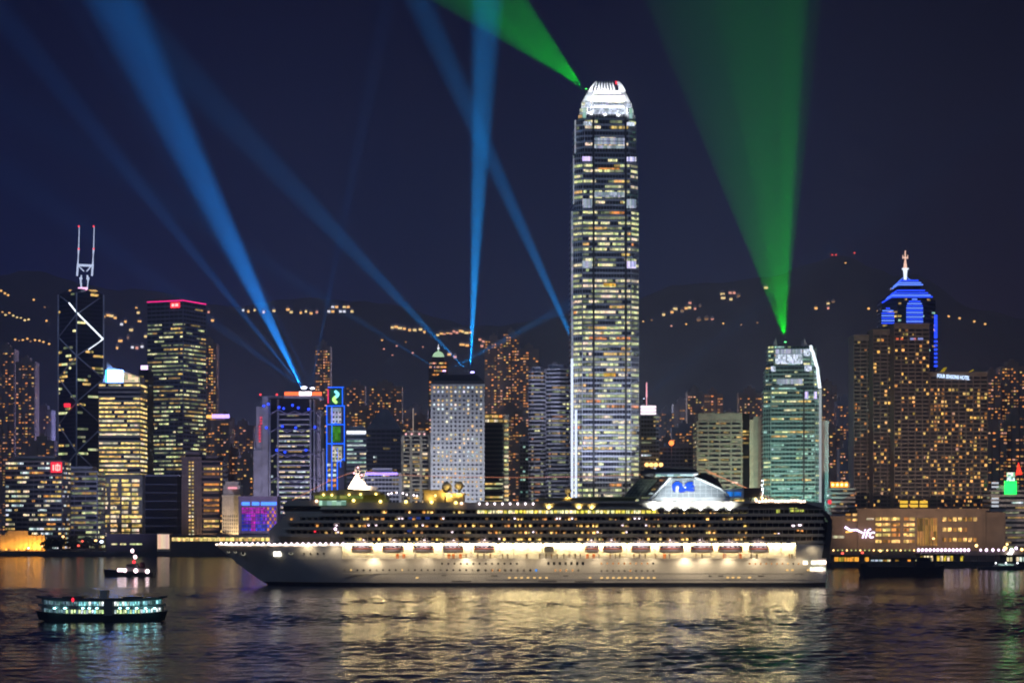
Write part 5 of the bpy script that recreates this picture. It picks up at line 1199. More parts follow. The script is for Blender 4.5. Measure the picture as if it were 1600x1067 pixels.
# upper deck with the long lit gallery
b = MB(); b.box(SX(500), SX(1262), .4, 2 * HBM - .4, SZ(795.2) - .1, SZ(795.2) + .25); b.box(SX(745), SX(1262), 1.2, 2 * HBM - 1.2, SZ(786), SZ(784)); b.box(SX(745), SX(1262), 1.3, 1.5, SZ(784), SZ(782.6)); b.build('lido_deck', SUP, ship)
b = MB()
for x in range(745, 1262, 8): b.box(SX(x), SX(x) + .3, .5, .9, SZ(804.5), SZ(796))
b.build('gallery_posts', SUP, ship)
for x in range(745, 1024, 6): b = MB(); b.box(SX(x), SX(x + 5.2), 2.55, 2.8, SZ(803.5), SZ(797)); b.build('gallery_window', random.choice([lit('gallery bright', (1, .92, .45), 1.6, (1.4, 2), .4), lit('gallery yellow', (.95, .82, .12), 1.2, (1.4, 2), .4)]), ship)
for x in range(1026, 1262, 6):
    if random.random() < .85: b = MB(); b.box(SX(x), SX(x + random.uniform(2.5, 4.8)), 2.55, 2.8, SZ(804.2), SZ(801)); b.build('gallery_window', random.choice([CL[3], lit('gallery dim', (.65, .50, .10), .7, (1.2, 2), .3), CL[0]]), ship)
# forward lounge, curved roof
b = MB(); b.slab([(SX(x), SZ(y)) for x, y in ((488, 785), (489, 772), (600, 772), (606, 785))], 5, 31); b.build('lounge_wall', surf('lounge olive', (.34, .38, .12), .5), ship)
b = MB(); b.slab([(SX(x), SZ(y)) for x, y in ((484, 771.5), (490, 768.5), (508, 766), (545, 763.5), (585, 766), (596, 770), (592, 772.5), (486, 773.2))], 2.5, 33.5); b.build('lounge_roof', surf('lounge roof', (.45, .40, .22), .5), ship)
b = MB(); b.box(SX(490), SX(566), 4.7, 5.05, SZ(778.6), SZ(773.6)); b.build('lounge_windows', lit('lounge glow', (.34, .42, .10), .55, (1.6, 3), .4), ship)
b = MB(); b.box(SX(498), SX(540), 2.4, 2.9, SZ(789), SZ(781.6)); b.build('lit_panel', lit('aqua panel', (.45, .80, .62), .8, (2.2, 3), .3), ship)
GLB = lit('deck globe', (1, .72, .18), 5, sample=True)
for x, y in ((505, 772.5), (518, 773), (545, 772.5), (563, 772), (587, 771.5), (552, 781.5), (594, 783), (634, 783.5), (674, 784), (712, 785), (680, 774), (705, 774.5), (494, 782.5), (721, 786)):
    b = MB(); b.ball((SX(x), 1.8, SZ(y)), .72 if y > 778 else .5, 0, 10, 8); b.build('deck_globe', GLB if x not in (494, 721) else lit('rosy globe', (1, .6, .4), 3), ship)
# forward mast
b = MB(); b.slab([(SX(x), SZ(y)) for x, y in ((538, 766), (545, 752), (550, 745), (553, 738), (557, 738), (561, 748), (568, 753), (569, 758), (586, 760), (587, 765))], 14, 22); b.tube([(SX(552), 18, SZ(739)), (SX(551), 18, SZ(727))], .5); b.tube([(SX(563), 18, SZ(744)), (SX(569), 18, SZ(731))], .4); b.tube([(SX(549), 18, SZ(733)), (SX(561), 18, SZ(734))], .35); b.tube([(SX(557), 18, SZ(739)), (SX(557), 18, SZ(729))], .3)
b.build('mast', WHITE, ship)
for x in (544, 568): spot((SX(x), SD + 6.5, SZ(761)), (SX(555), SD + 15, SZ(748)), 110, (1, .72, .48), 9000, .7, parent=ship)
for x, y in ((550, 738), (556, 729), (562, 741), (558, 746)): b = MB(); b.ball((SX(x), 13.4, SZ(y)), .5, 0, 8, 6); b.build('mast_lamp', lit('mast lamp rose', (1, .45, .5), 3), ship)
# midship house with the two domes
b = MB(); b.box(SX(661), SX(694), 5, 29, SZ(785), SZ(767)); b.box(SX(696), SX(724), 5, 29, SZ(785), SZ(772)); b.box(SX(659), SX(692), 4, 30, SZ(767), SZ(764.5)); b.box(SX(694), SX(726), 4, 30, SZ(772), SZ(770)); b.build('midship_house', surf('house tan', (.62, .48, .22), .5), ship)
for x, y, r in ((697, 760, 8), (716.5, 758, 7), (888, 766, 5.8)):
    b = MB(); b.ball((SX(x), 9, SZ(y)), r * K, 0, 20, 14); b.tube([(SX(x), 9, SZ(y + r)), (SX(x), 9, SZ(772 if x < 800 else 778))], .6); b.build('radome', surf('radome shell', (.62, .54, .36), .5, 0, .1, .3), ship)
for x, y, pw_ in ((672, 776, 700), (700, 776, 700), (697, 771, 1600), (716, 769, 1300), (888, 774, 900), (858, 790, 900), (905, 790, 900), (925, 790, 600)): spot((SX(x), SD + 2.2, SZ(y + 3)), (SX(x), SD + 5.5, SZ(y - 4)), 140, (1, .70, .22), pw_, .7, parent=ship)
for x in range(749, 842, 12): b = MB(); b.ball((SX(x), 1.3, SZ(786.5)), .5, 0, 8, 6); b.tube([(SX(x), 1.4, SZ(786)), (SX(x), 1.4, SZ(789))], .12); b.build('rail_lamp', lit('rail lamp lilac', (1, .84, .92), 4), ship)
for x, y in ((645, 773), (650, 774), (628, 770), (634, 772), (610, 770), (605, 771), (618, 769)): b = MB(); b.ball((SX(x), 9, SZ(y)), .42, 0, 8, 6); b.build('rail_lamp', lit('rail lamp lilac', (1, .84, .92), 4), ship)
# amidships bar and glazed pool cover
b = MB(); b.slab([(SX(x), SZ(y)) for x, y in ((847, 796), (842, 779), (938, 776.5), (938, 796))], 4.5, 31); b.box(SX(840), SX(940), 3.6, 32, SZ(779), SZ(777)); b.build('pool_bar', surf('bar tan', (.66, .52, .24), .5), ship)
b = MB(); b.slab([(SX(x), SZ(y)) for x, y in ((930, 776), (1000, 776), (1000, 778), (930, 778))], 3.6, 32); b.slab([(SX(x), SZ(y)) for x, y in ((940, 796), (935, 778), (996, 778), (985, 796))], 5, 31); b.build('pool_cover', surf('cover olive', (.45, .48, .22), .5), ship)
b = MB(); b.slab([(SX(x), SZ(y)) for x, y in ((949, 792), (940, 786), (992, 786), (987, 792))], 4.5, 4.95); b.build('cover_glow', lit('cover glow', (1, .92, .50), 1.3, (2.2, 2), .5), ship)
for x, y in ((858, 789), (873, 789), (920, 790), (992, 788)): b = MB(); b.ball((SX(x), 3.8, SZ(y)), .62, 0, 10, 8); b.build('deck_globe', GLB, ship)
# funnel house: white arch, glass, emblem, engine pods
FW = surf('funnel white', (.80, .82, .82), .4, 0, .05, .2)
b = MB(); b.slab([(SX(x), SZ(y)) for x, y in ((1000, 796), (1004, 791), (1024, 776), (1134, 776), (1147, 782), (1146, 796))], 5, 31); b.build('funnel_base', FW, ship)
b = MB(); b.slab([(SX(x), SZ(y)) for x, y in ((1024, 776.4), (1047, 747), (1088, 746), (1107, 754), (1132, 766), (1136, 776.4))], 4.6, 31.5); b.build('funnel_glass', surf('funnel screen', (.36, .40, .43), .3, 0, .15, .4), ship)
arc = [(1003, 792), (1024, 772), (1047, 746.5), (1050, 745.5)]; arc2 = [(1086, 745.5), (1097, 748.5), (1112, 755.5), (1128, 763.5), (1138, 772), (1142, 778)]
b = MB(); b.tube([(SX(x), 4.3, SZ(y)) for x, y in arc], .55); b.tube([(SX(x), 4.3, SZ(y)) for x, y in arc2], .55)
for x in range(1032, 1136, 9):
    yt = 776 - (x - 1024) * 1.25 if x < 1047 else 747 if x < 1088 else 747 + (x - 1088) * .44
    b.box(SX(x), SX(x) + .16, 4.4, 4.65, SZ(776), SZ(yt + 1.5))
for y in (770, 763.5, 757): b.box(SX(1047 - (y - 747) * .75), SX(1088 + (y - 747) * 1.9), 4.42, 4.65, SZ(y), SZ(y) + .16)
b.build('funnel_frame', FW, ship)
# the blue emblem: a face in profile with hair streaming aft
EM = surf('emblem blue', (.005, .06, .60), .4, 0, .05)
def blob(pts): return [(SX(x), SZ(y)) for x, y in pts]
b = MB(); b.slab(blob([(1051, 760), (1053, 755), (1058, 752), (1063, 752.5), (1067, 756), (1068, 761), (1072, 764), (1073, 767), (1068, 768.5), (1063, 768.5), (1061, 764), (1063, 760), (1061, 757.5), (1057, 758), (1056, 762), (1056, 768), (1054, 768.5), (1052, 765)]), 3.9, 4.5)
b.slab(blob([(1069, 763), (1072, 756), (1076, 753), (1083, 752.5), (1085, 755), (1080, 757), (1086, 758.5), (1086, 761), (1081, 761.5), (1087, 764), (1086, 767), (1080, 767.5), (1074, 766.5)]), 3.95, 4.5); b.build('funnel_emblem', EM, ship)
b = MB(); b.slab(blob([(1057.5, 768.2), (1058, 760), (1061, 759), (1062, 762), (1060, 766), (1061, 768.4)]), 4.0, 4.5); b.slab(blob([(1070, 760.5), (1073, 759.5), (1073, 761.5), (1071, 762.5)]), 3.7, 3.9); b.build('emblem_face', surf('emblem white', (.8, .8, .8), .5), ship)
b = MB(); b.slab([(SX(x), SZ(y)) for x, y in ((1022, 736), (1027, 731.5), (1060, 730), (1070, 728.5), (1083, 730), (1094, 737), (1092, 741), (1030, 741))], 5, 31); b.tube([(SX(1022), 4, SZ(739)), (SX(1002), 4, SZ(739))], 1.3, 10); b.tube([(SX(1024), 6, SZ(734)), (SX(1008), 6, SZ(735.5))], 1.0, 10); b.slab([(SX(x), SZ(y)) for x, y in ((1090, 740), (1112, 740), (1124, 748), (1133, 763), (1128, 764), (1108, 753), (1092, 744))], 8, 28)
b.slab([(SX(x), SZ(y)) for x, y in ((1010, 742), (1024, 735), (1024, 746), (1013, 746))], 8, 28); b.build('engine_pods', DARKP, ship)
b = MB(); b.tube([(SX(1025), 4.4, SZ(741)), (SX(1085), 4.4, SZ(740)), (SX(1092), 4.4, SZ(739))], 1.0, 8, 0, .7); b.build('pod_underside', FW, ship)
b = MB(); b.box(SX(1026), SX(1084), 3.1, 3.4, SZ(743.6), SZ(740.5)); b.build('pod_strip_light', lit('pod teal', (.50, .82, .82), .95, (3, 3), .5), ship)
b = MB(); b.slab([(SX(x), SZ(y)) for x, y in ((978, 775), (1000, 748), (1031, 748), (1013, 775))], 9, 26)
b.build('glass_slope', surf('slope glass', (.22, .26, .20), .3, 0, .3, .6), ship)
b = MB()
for k in range(6): b.tube([(SX(978 + k * 6.5), 8.9, SZ(775)), (SX(1000 + k * 6), 8.9, SZ(748))], .12, 4)
for k in range(6): y = 770 - k * 4.5; b.tube([(SX(978 + (775 - y) * .815), 8.9, SZ(y)), (SX(1013 + (775 - y) * .66), 8.9, SZ(y))], .1, 4)
b.build('slope_bars', MULL, ship)
b = MB(); b.slab([(SX(x), SZ(y)) for x, y in ((1133, 764), (1164, 762.5), (1164, 777), (1140, 779))], 5.5, 30); b.build('aft_house', FW, ship)
for x0, x1 in ((1137, 1147), (1149, 1160)): b = MB(); b.box(SX(x0), SX(x1), 5.1, 5.45, SZ(775), SZ(768)); b.build('blue_window', lit('blue window', (.02, .22, .80), .8, (2, 2), .5), ship)
b = MB(); b.slab([(SX(x), SZ(y)) for x, y in ((1164.5, 762), (1192, 761.5), (1187, 776.5), (1164.5, 777))], 5, 31); b.tube([(SX(1176), 6, SZ(777)), (SX(1172), 6, SZ(796))], .5); b.build('aft_gallery', DARKP, ship)
b = MB(); b.box(SX(1147.5), SX(1166), 6, 30, SZ(796), SZ(779.5)); b.build('aft_bar', surf('bar tan', (.66, .52, .24), .5), ship)
b = MB(); b.box(SX(1150), SX(1164), 5.5, 5.95, SZ(788.5), SZ(781)); b.box(SX(1149), SX(1164), 5.5, 5.95, SZ(795.5), SZ(791)); b.build('bar_window', lit('bar glow', (1, .75, .22), 1.3, (1.6, 1.4), .35), ship)
for x, pw_ in ((1022, 2.2), (1045, 2.4), (1070, 2.4), (1095, 2.4), (1120, 2.4), (1140, 1.4)): spot((SX(x), SD - .2, SZ(795)), (SX(x), SD + 5.5, SZ(776)), 125, (.90, .98, 1), pw_ * 5200, .9, parent=ship)
for x in (1040, 1062, 1085, 1112): spot((SX(x), SD - 6, SZ(782)), (SX(x) * .98 + SX(1070) * .02, SD + 4.6, SZ(762)), 90, (.88, .97, 1), 5200, .9, parent=ship)
# after decks and the stern screen
b = MB(); b.slab([(SX(x), SZ(y)) for x, y in ((1168, 797), (1172, 786.5), (1262, 786.5), (1286, 793), (1290, 801), (1290, 848), (1168, 848))], 2.0, 2.9); b.build('aft_screen', DARKP, ship)
b = MB()
for x in range(1176, 1282, 9):
    for y in (806, 816, 826.5, 837): b.box(SX(x), SX(x + 4), 1.82, 2.0, SZ(y + 3), SZ(y - 2.5))
b.build('screen_openings', PD_, ship, 'stuff')
for x, y, w_ in ((1234, 796, 7), (1243, 796, 6.5), (1250, 796, 6.5), (1214, 798, 5)): b = MB(); b.box(SX(x), SX(x + w_), 1.6, 1.95, SZ(y + 3.2), SZ(y - 2.8)); b.build('green_window', lit('green yellow window', (.72, .78, .12), .9 if x != 1214 else .5, (1.6, 2), .4), ship)
for x, y in ((1188, 815), (1191, 839), (1196, 814), (1163, 838), (1210, 834), (1216, 834), (1246, 828), (1248, 820), (1238, 821), (1252, 829), (1258, 853), (1236, 852), (1242, 853), (1262, 852), (1264, 854)):
    b = MB(); b.box(SX(x), SX(x + random.uniform(2.5, 5)), 1.5, 1.8, SZ(min(y, 846) + 1.3), SZ(min(y, 846) - 1.3)); b.build('cabin_light', random.choice(CL[:3]), ship)
b = MB(); pr = [(1246, 791), (1270, 792), (1285, 796), (1296, 803), (1301, 812), (1301, 826), (1299, 848), (1296, 872), (1284, 872), (1289, 848), (1294, 826), (1294.5, 814), (1290, 806.5), (1280, 800), (1268, 796), (1246, 794)]
for y0, y1 in ((1.2, 3.4), (32.6, 34.8)): b.slab([(SX(x), SZ(y)) for x, y in pr], y0, y1)
b.box(SX(1284), SX(1295), 3.4, 32.6, SZ(872), SZ(815)); b.build('stern_arch', DARKP, ship)
for x in range(1182, 1262, 5): b = MB(); b.ball((SX(x), .9, SZ(782.6 + random.uniform(-1, .8))), .58, 0, 8, 6); b.build('rail_lamp', lit('rail lamp peach', (1, .72, .55), 4.5), ship)
b = MB(); b.box(SX(1176), SX(1262), 4.6, 5, SZ(787), SZ(783)); b.build('after_rail', RW, ship)
for x, y in ((1182, 779), (1192, 777), (1198, 780)): b = MB(); b.ball((SX(x), 4, SZ(y)), .6, 0, 8, 6); b.tube([(SX(x), 4.2, SZ(y)), (SX(x), 4.2, SZ(786))], .12); b.build('rail_lamp', WARML, ship)
# dressing lights strung from mast to funnel and aft
def string(pts, n, nm='light_string'):
    pts = [Vector((SX(x), yy, SZ(y))) for x, y, yy in pts]
    b = MB(); b.tube(pts, .06, 4); o = b.build(nm, MULL, ship); k = MB()
    L = [(q - p).length for p, q in zip(pts, pts[1:])]; tot = sum(L)
    for i in range(n):
        s_ = tot * (i + .5) / n; j = 0
        while j < len(L) - 1 and s_ > L[j]: s_ -= L[j]; j += 1
        k.ball(pts[j].lerp(pts[j + 1], s_ / L[j]), .17, 0, 6, 4)
    k.build('bulbs', lit('string bulb', (1, .34, .18), 1.5), o, 'stuff')
string([(557, 733, 18), (610, 740, 18), (700, 743.5, 18), (800, 744.5, 18), (900, 743.5, 18), (1005, 740, 18)], 150)
string([(1104, 733, 6), (1136, 748, 6), (1168, 762, 6)], 34); string([(1112, 735, 24), (1150, 750, 24), (1190, 767, 24), (1226, 783, 24)], 62)
string([(557, 733, 18), (530, 742, 18), (505, 752, 18), (450, 781, 18)], 40)

# lifeboats hung along the promenade
LBH = surf('lifeboat hull', (.52, .50, .46), .5); LBO = surf('lifeboat orange', (.85, .16, .05), .45); LBW = surf('lifeboat canopy', (.85, .82, .80), .4)
boats = [(549, 582), (597, 631), (645, 678), (691, 724), (740, 773), (914, 936), (942, 973), (986, 1017), (1030, 1069), (1079, 1115), (1122, 1161), (1170, 1202)]
ords = ['foremost', 'second', 'third', 'fourth', 'fifth', 'short bright sixth', 'seventh', 'eighth', 'long ninth', 'tenth', 'long eleventh', 'aftermost']
for (x0, x1), od in zip(boats, ords):
    L = (x1 - x0) * K; zb = SZ(864)
    t = empty('lifeboat', (SX((x0 + x1) / 2), SD + 1.2, zb)); tag(t, od + ' orange and white lifeboat counted from the bow of the white ship', 'lifeboat', 'lifeboats along the promenade deck')
    def loft(secs, mat, nm):
        b = MB(); n = 14; m = len(secs[0])
        v = []
        for i in range(n + 1):
            u = -1 + 2 * i / n; k = (1 - abs(u) ** 3.2) ** .55 if abs(u) < 1 else .04; k = max(k, .05)
            for (y, z) in secs[0]: v.append((u * L / 2, y * k, z + (.35 * u * u if nm == 'hull' else -.25 * (1 - k))))
        b.add(v, [(i * m + j, i * m + (j + 1) % m, (i + 1) * m + (j + 1) % m, (i + 1) * m + j) for i in range(n) for j in range(m)] + [tuple(range(m)), tuple(range(n * m, n * m + m))], 0, False); return b.build(nm, mat, t)
    loft([[(-1.5, 1.9), (-1.35, .9), (-.6, .15), (0, 0), (.6, .15), (1.35, .9), (1.5, 1.9)]], LBH, 'hull')
    loft([[(-1.62, 1.9), (-1.62, 2.45), (1.62, 2.45), (1.62, 1.9)]], LBO, 'gunwale')
    loft([[(-1.5, 2.45), (-1.3, 3.3), (-.7, 3.9), (.7, 3.9), (1.3, 3.3), (1.5, 2.45)]], LBW, 'canopy')
    b = MB()
    for u in (-.55, -.3, -.05, .2, .45): b.box(u * L * .8, u * L * .8 + .8, -1.55, -1.2, 2.7, 3.15)
    b.build('windows', PD_, t)
    b = MB(); b.ball((0, -.9, 4.15), .38, 0, 10, 6, .7); b.build('lamp', lit('boat lamp', (1, .62, 1), 5), t)
    spot((SX((x0 + x1) / 2), SD - 5.5, zb + 5.8), (SX((x0 + x1) / 2), SD + 1, zb + 2.4), 90, (1, .74, .74), 1100, .8, parent=t)  # unseen lamp added off the ship's side to light the boat

# ------------------------------------------------------------------ the double-ended ferry
FD = 652.0; fk = FD / F
t = empty('harbour_ferry', ((155 - 800) * fk, FD, 0)); tag(t, 'double-decked dark ferry with teal-white lit windows', 'ferry')
X = lambda px: (px - 155) * fk
Z = lambda py: (970 - py) * fk
FH, FG, FWH = surf('ferry dark green hull', (.02, .03, .035), .4), surf('ferry grey', (.20, .22, .21), .5), surf('ferry cream', (.45, .45, .40), .5)
def ferry_band(z0, z1, k, mat, nm, ins=0, flare=0):
    b = MB(); n = 20; v = []; hw = 4.4 - ins
    for i in range(n + 1):
        u = -1 + 2 * i / n; w_ = hw * max(.06, (1 - abs(u) ** 4)) ** .8; x = u * X(258) * k; rise = .9 * u * u * u * u
        for s_ in (-1, 1): v += [(x * (1 - flare), 4.4 + s_ * w_ * (1 - flare), z0 + rise), (x, 4.4 + s_ * w_, z1 + rise)]
    f = []
    for i in range(n): a = i * 4; c = a + 4; f += [(a, c, c + 1, a + 1), (a + 2, a + 3, c + 3, c + 2), (a + 1, c + 1, c + 3, a + 3), (a, a + 2, c + 2, c)]
    f += [(0, 1, 3, 2), (n * 4, n * 4 + 2, n * 4 + 3, n * 4 + 1)]; b.add(v, f); return b.build(nm, mat, t)
ferry_band(-.6, Z(958.5), 1, FH, 'hull', 0, .04)
ferry_band(Z(958.5), Z(950.5), .93, surf('ferry inside', (.30, .32, .30), .6), 'lower_cabin', .9)
ferry_band(Z(950.5), Z(947), .975, FG, 'upper_bulwark', 0)
ferry_band(Z(947), Z(938), .92, surf('ferry inside', (.30, .32, .30), .6), 'upper_cabin', .9)
ferry_band(Z(938), Z(935), .99, surf('ferry roof', (.08, .09, .10), .6), 'roof', -.1)
b = MB(); b.box(X(154), X(165), 2.6, 6.2, Z(935) - .2, Z(924)); b.box(X(153), X(166), 2.4, 6.4, Z(924), Z(922)); b.build('funnel', FWH, t)
b = MB(); b.box(X(162), X(176), -.06, 1.2, Z(961), Z(938.5)); b.build('gangway_door', surf('ferry door grey', (.16, .17, .17), .6), t)
b = MB()
for x in range(66, 250, 7):
    u = abs((x - 155) / 103); y = 4.4 - 4.45 * max(.06, 1 - u ** 4) ** .8; r = .9 * u ** 4
    b.box(X(x), X(x) + .12, y, y + .15, Z(958) + r, Z(938) + r)
b.build('posts', FG, t)
fw = [lit('ferry window teal', (.30, .82, .88), 1.1, (.5, .9), .2), lit('ferry window white', (.80, .98, .95), 1.5, (.5, .9), .25), lit('ferry window green', (.62, .85, .40), 1.2, (.5, .9), .2), lit('ferry window dim', (.16, .32, .36), .6, (.5, .9), .2)]
for x in range(66, 250, 4):
    if 160 < x < 177: continue
    u = abs((x + 1.5 - 155) / 103); r = .9 * u ** 4; y = 4.4 - 3.5 * max(.06, 1 - u ** 4) ** .8 - .12
    br = 120 < x < 160 or 177 <= x < 218
    m = random.choice([fw[0], fw[1], fw[0]]) if br else fw[3] if x < 218 else random.choice([fw[0], fw[3]])
    b = MB(); b.box(X(x), X(x + 3), y - .05, y + .08, Z(945.5) + r, Z(939.4) + r); b.build('upper_window', m, t)
    m = random.choice([fw[2], fw[2], fw[1], fw[0]]) if 118 < x < 218 else fw[3] if x < 100 else random.choice([fw[0], fw[1]]) if x > 215 else random.choice([fw[2], fw[3]])
    b = MB(); b.box(X(x), X(x + 3), y - .05, y + .08, Z(957.5) + r, Z(952) + r); b.build('lower_window', m, t)
for x, pw_ in ((84, 500), (100, 500), (128, 700), (138, 900), (150, 900), (186, 1100), (198, 1300), (212, 1300), (226, 1200), (240, 800)):
    b = MB(); b.box(X(x), X(x + 3), -.35, .3, Z(949.8), Z(948.6)); b.build('side_lamp', lit('ferry side lamp', (.35, .92, 1), 16, sample=True), t)
b = MB(); b.ball((X(114), -.2, Z(936)), .42, 0, 8, 6, 1.6); b.build('port_light', NEONR, t)
b = MB()
for x in (75, 240): b.tube([(X(x), 4.4, Z(935)), (X(x), 4.4, Z(930))], .1)
b.box(X(95), X(125), 2, 6.8, Z(935) - .1, Z(932)); b.box(X(190), X(220), 2, 6.8, Z(935) - .1, Z(932)); b.build('roof_gear', surf('ferry roof', (.08, .09, .10), .6), t)

# the tug
TD = 1142.0; tk = TD / F
t = empty('tug_boat', ((201 - 800) * tk, TD, 0)); tag(t, 'small dark tug boat with white deck lamps and red mast lights', 'tug boat')
X = lambda px: (px - 201) * tk
Z = lambda py: (900.5 - py) * tk
TH = surf('tug black hull', (.03, .025, .03), .5); TW = surf('tug grey house', (.22, .20, .20), .6)
b = MB(); b.slab([(X(x), Z(y)) for x, y in ((164, 903), (162, 889.5), (180, 890.5), (236, 895), (240, 894), (238, 903))], 0, 8); b.build('hull', TH, t)
b = MB(); b.slab([(X(x), Z(y)) for x, y in ((186, 895), (184, 889), (194, 887.5), (226, 888), (232, 891), (232, 896))], 1.2, 6.8); b.slab([(X(x), Z(y)) for x, y in ((195, 888), (196, 881), (212, 880), (216, 888))], 2, 6); b.build('deck_house', TW, t)
b = MB(); b.box(X(196.5), X(211), 1.85, 2.05, Z(885), Z(882)); b.build('wheelhouse_windows', PD_, t)
b = MB(); b.tube([(X(220), 4, Z(888)), (X(220), 4, Z(878.5))], 1.6, 12, 0, 1.4); b.build('funnel', surf('tug red funnel', (.16, .04, .05), .5), t)
b = MB(); b.tube([(X(206), 4, Z(881)), (X(206), 4, Z(857))], .22, 6); b.tube([(X(203), 4, Z(868)), (X(210), 4, Z(868))], .12); b.build('mast', METAL, t)
for x, y, r, m in ((205, 860.5, .95, lit('mast lamp rosy white', (1, .62, .68), 4)), (209.5, 870, .95, lit('mast lamp rosy white', (1, .62, .68), 4)), (207.5, 878, .85, lit('tug red lamp', (1, .03, .05), 2.6))):
    b = MB(); b.ball((X(x), 3.4, Z(y)), r, 0, 8, 6, 1.2); b.build('mast_lamp', m, t)
for x, y, r in ((185.5, 890.5, .9), (190, 890.5, .9), (195, 891, 1.0), (212, 891.5, 1.1), (230, 892.5, 1.1)):
    b = MB(); b.ball((X(x), .4, Z(y)), r, 0, 8, 6, 1.1); b.build('deck_lamp', lit('tug deck lamp', (1, .72, .78), 6, sample=True), t)

# the dark barge before the piers
BD = 1150.0; bk = BD / F
t = empty('cargo_barge', ((1410 - 800) * bk, BD, 0)); tag(t, 'unlit dark barge before the right-hand piers', 'barge')
X = lambda px: (px - 1410) * bk
Z = lambda py: (900 - py) * bk
b = MB(); b.slab([(X(x), Z(y)) for x, y in ((1350, 903), (1344, 881), (1352, 880.5), (1358, 885), (1462, 886), (1476, 882), (1474, 903))], 0, 10); b.build('hull', surf('barge hull', (.02, .018, .02), .7), t)
b = MB(); b.box(X(1432), X(1462), 2, 8, Z(886), Z(877)); b.box(X(1436), X(1456), 2.5, 7.5, Z(877), Z(871)); b.tube([(X(1446), 5, Z(871)), (X(1446), 5, Z(861))], .2); b.build('wheelhouse', surf('barge house', (.035, .03, .035), .7), t)
b = MB(); b.box(X(1438), X(1454), 2.3, 2.5, Z(875.5), Z(873)); b.build('windows', PD_, t)
t = empty('motor_launch', ((1565 - 800) * 1290 / F, 1290, 0)); tag(t, 'small dark launch moored at the right edge below the white lamps', 'launch')
X = lambda px: (px - 1565) * 1290 / F
Z = lambda py: (890 - py) * 1290 / F
b = MB(); b.slab([(X(x), Z(y)) for x, y in ((1535, 892), (1528, 886), (1540, 885.5), (1598, 884), (1602, 892))], 0, 5); b.build('hull', surf('launch hull', (.05, .05, .06), .6), t)
b = MB(); b.slab([(X(x), Z(y)) for x, y in ((1552, 886), (1558, 880), (1586, 879), (1592, 885))], .8, 4.2); b.build('cabin', TW, t)
b = MB(); b.box(X(1560), X(1584), .6, .8, Z(883.5), Z(881)); b.build('cabin_windows', lit('launch window', (.5, .8, .75), .6, (1, 1), .2), t)
for x in (1556, 1572, 1590): b = MB(); b.ball((X(x), .2, Z(879.5)), .5, 0, 8, 6); b.build('deck_lamp', lit('launch lamp', (.9, .95, 1), 4), t)

# ------------------------------------------------------------------ searchlights and lasers: real lamps shining into the haze
def searchlight(px, py, d, label, beams, cat='searchlight', glow=(.6, .75, 1), r=1.4):
    p = P(px, py, d); t = empty('searchlight', p); tag(t, label, cat, 'searchlights of the light show')
    b = MB(); b.tube([(0, 0, -3.2), (0, 0, -1.4)], 1.1, 10, 0, .8); b.box(-1.5, 1.5, -.4, .4, -1.5, -1.1); b.box(-1.5, -1.2, -.4, .4, -1.2, .2); b.box(1.2, 1.5, -.4, .4, -1.2, .2); b.build('yoke', METAL, t)
    b = MB(); b.tube([(0, 0, -1), (0, 0, .6)], 1.0, 14, 0, 1.15); b.build('drum', MULL, t)
    b = MB(); b.ball((0, 0, .8), r, 0, 14, 8, .45); b.build('lens', lit('lens glow %g %g %g' % glow, glow, 5), t)
    for i_, (tx, ty, td, ang, col, pw_, bl, flat) in enumerate(beams):      # a battery of lamps standing one behind the other
        tp = P(tx, ty, td); dr = (tp - p).normalized(); o = spot(p + dr * 2.4 + Vector(((i_ % 3 - 1) * (1.8 if cat == 'searchlight' else .3), 5.5 * i_, 0)), tp, ang, col, pw_, bl, flat, soft=.15, parent=t, name='beam_lamp')
BL = (.012, .30, 1); BL2 = (.006, .36, 1); GR = (.0, 1, .015)
searchlight(475, 607, 2003, 'left searchlight on the lattice bank roof, throwing a fan of blue beams', [(306, 265, 2060, 9.0, BL, 1.15e9, .9, 1), (335, 300, 2060, 3.4, BL, 4.4e8, .9, 1), (284, 290, 2060, 2.8, BL, 2.2e8, .9, 1), (238, 315, 2040, 4.4, BL, 3.4e8, .9, 1), (300, 480, 2230, 3.6, BL, 2.2e8, .9, 1)], glow=(.8, .8, 1), r=3.0)
searchlight(488, 608, 2003, 'right searchlight on the lattice bank roof, throwing a faint upright beam', [(552, 270, 2040, 3.6, BL, 1.5e8, 1, 1), (372, 370, 2150, 2.6, BL, 2.6e8, .9, 1)], glow=(.8, .8, 1), r=2.2)
searchlight(738, 583, 1862, 'right searchlight on the punched-window tower, throwing the upright blue beam', [(752, 200, 1880, 6.2, BL2, 13e8, .9, 1), (744, 300, 1880, 2.4, BL2, 3.3e8, .8, 1), (747, 300, 1880, 1.2, BL2, 6e7, .8, 1), (545, 385, 1900, 6.4, BL2, 2.9e8, 1, 1), (570, 400, 1900, 2.0, BL2, 8e7, .9, 1)], glow=(.4, .35, 1), r=1.9)
searchlight(694, 581, 1862, 'left searchlight on the punched-window tower, with two weak beams', [(600, 525, 1880, 5, BL2, 9e7, .9, 1), (790, 530, 1880, 6, BL2, 1.3e8, .9, 1)], glow=(.6, .4, 1), r=1.4)
searchlight(934, 612, 2312, 'searchlight hidden behind the tallest tower with a slanting blue beam', [(745, 200, 2360, 4.8, BL2, 1.2e9, 1, 1), (752, 210, 2360, 1.8, BL2, 1.6e8, .9, 1)])
searchlight(1006, 624, 2012, 'weak searchlight on the pink-masted tower', [(1160, 500, 2040, 6, BL2, 3.0e7, .9, 1)], r=.6)
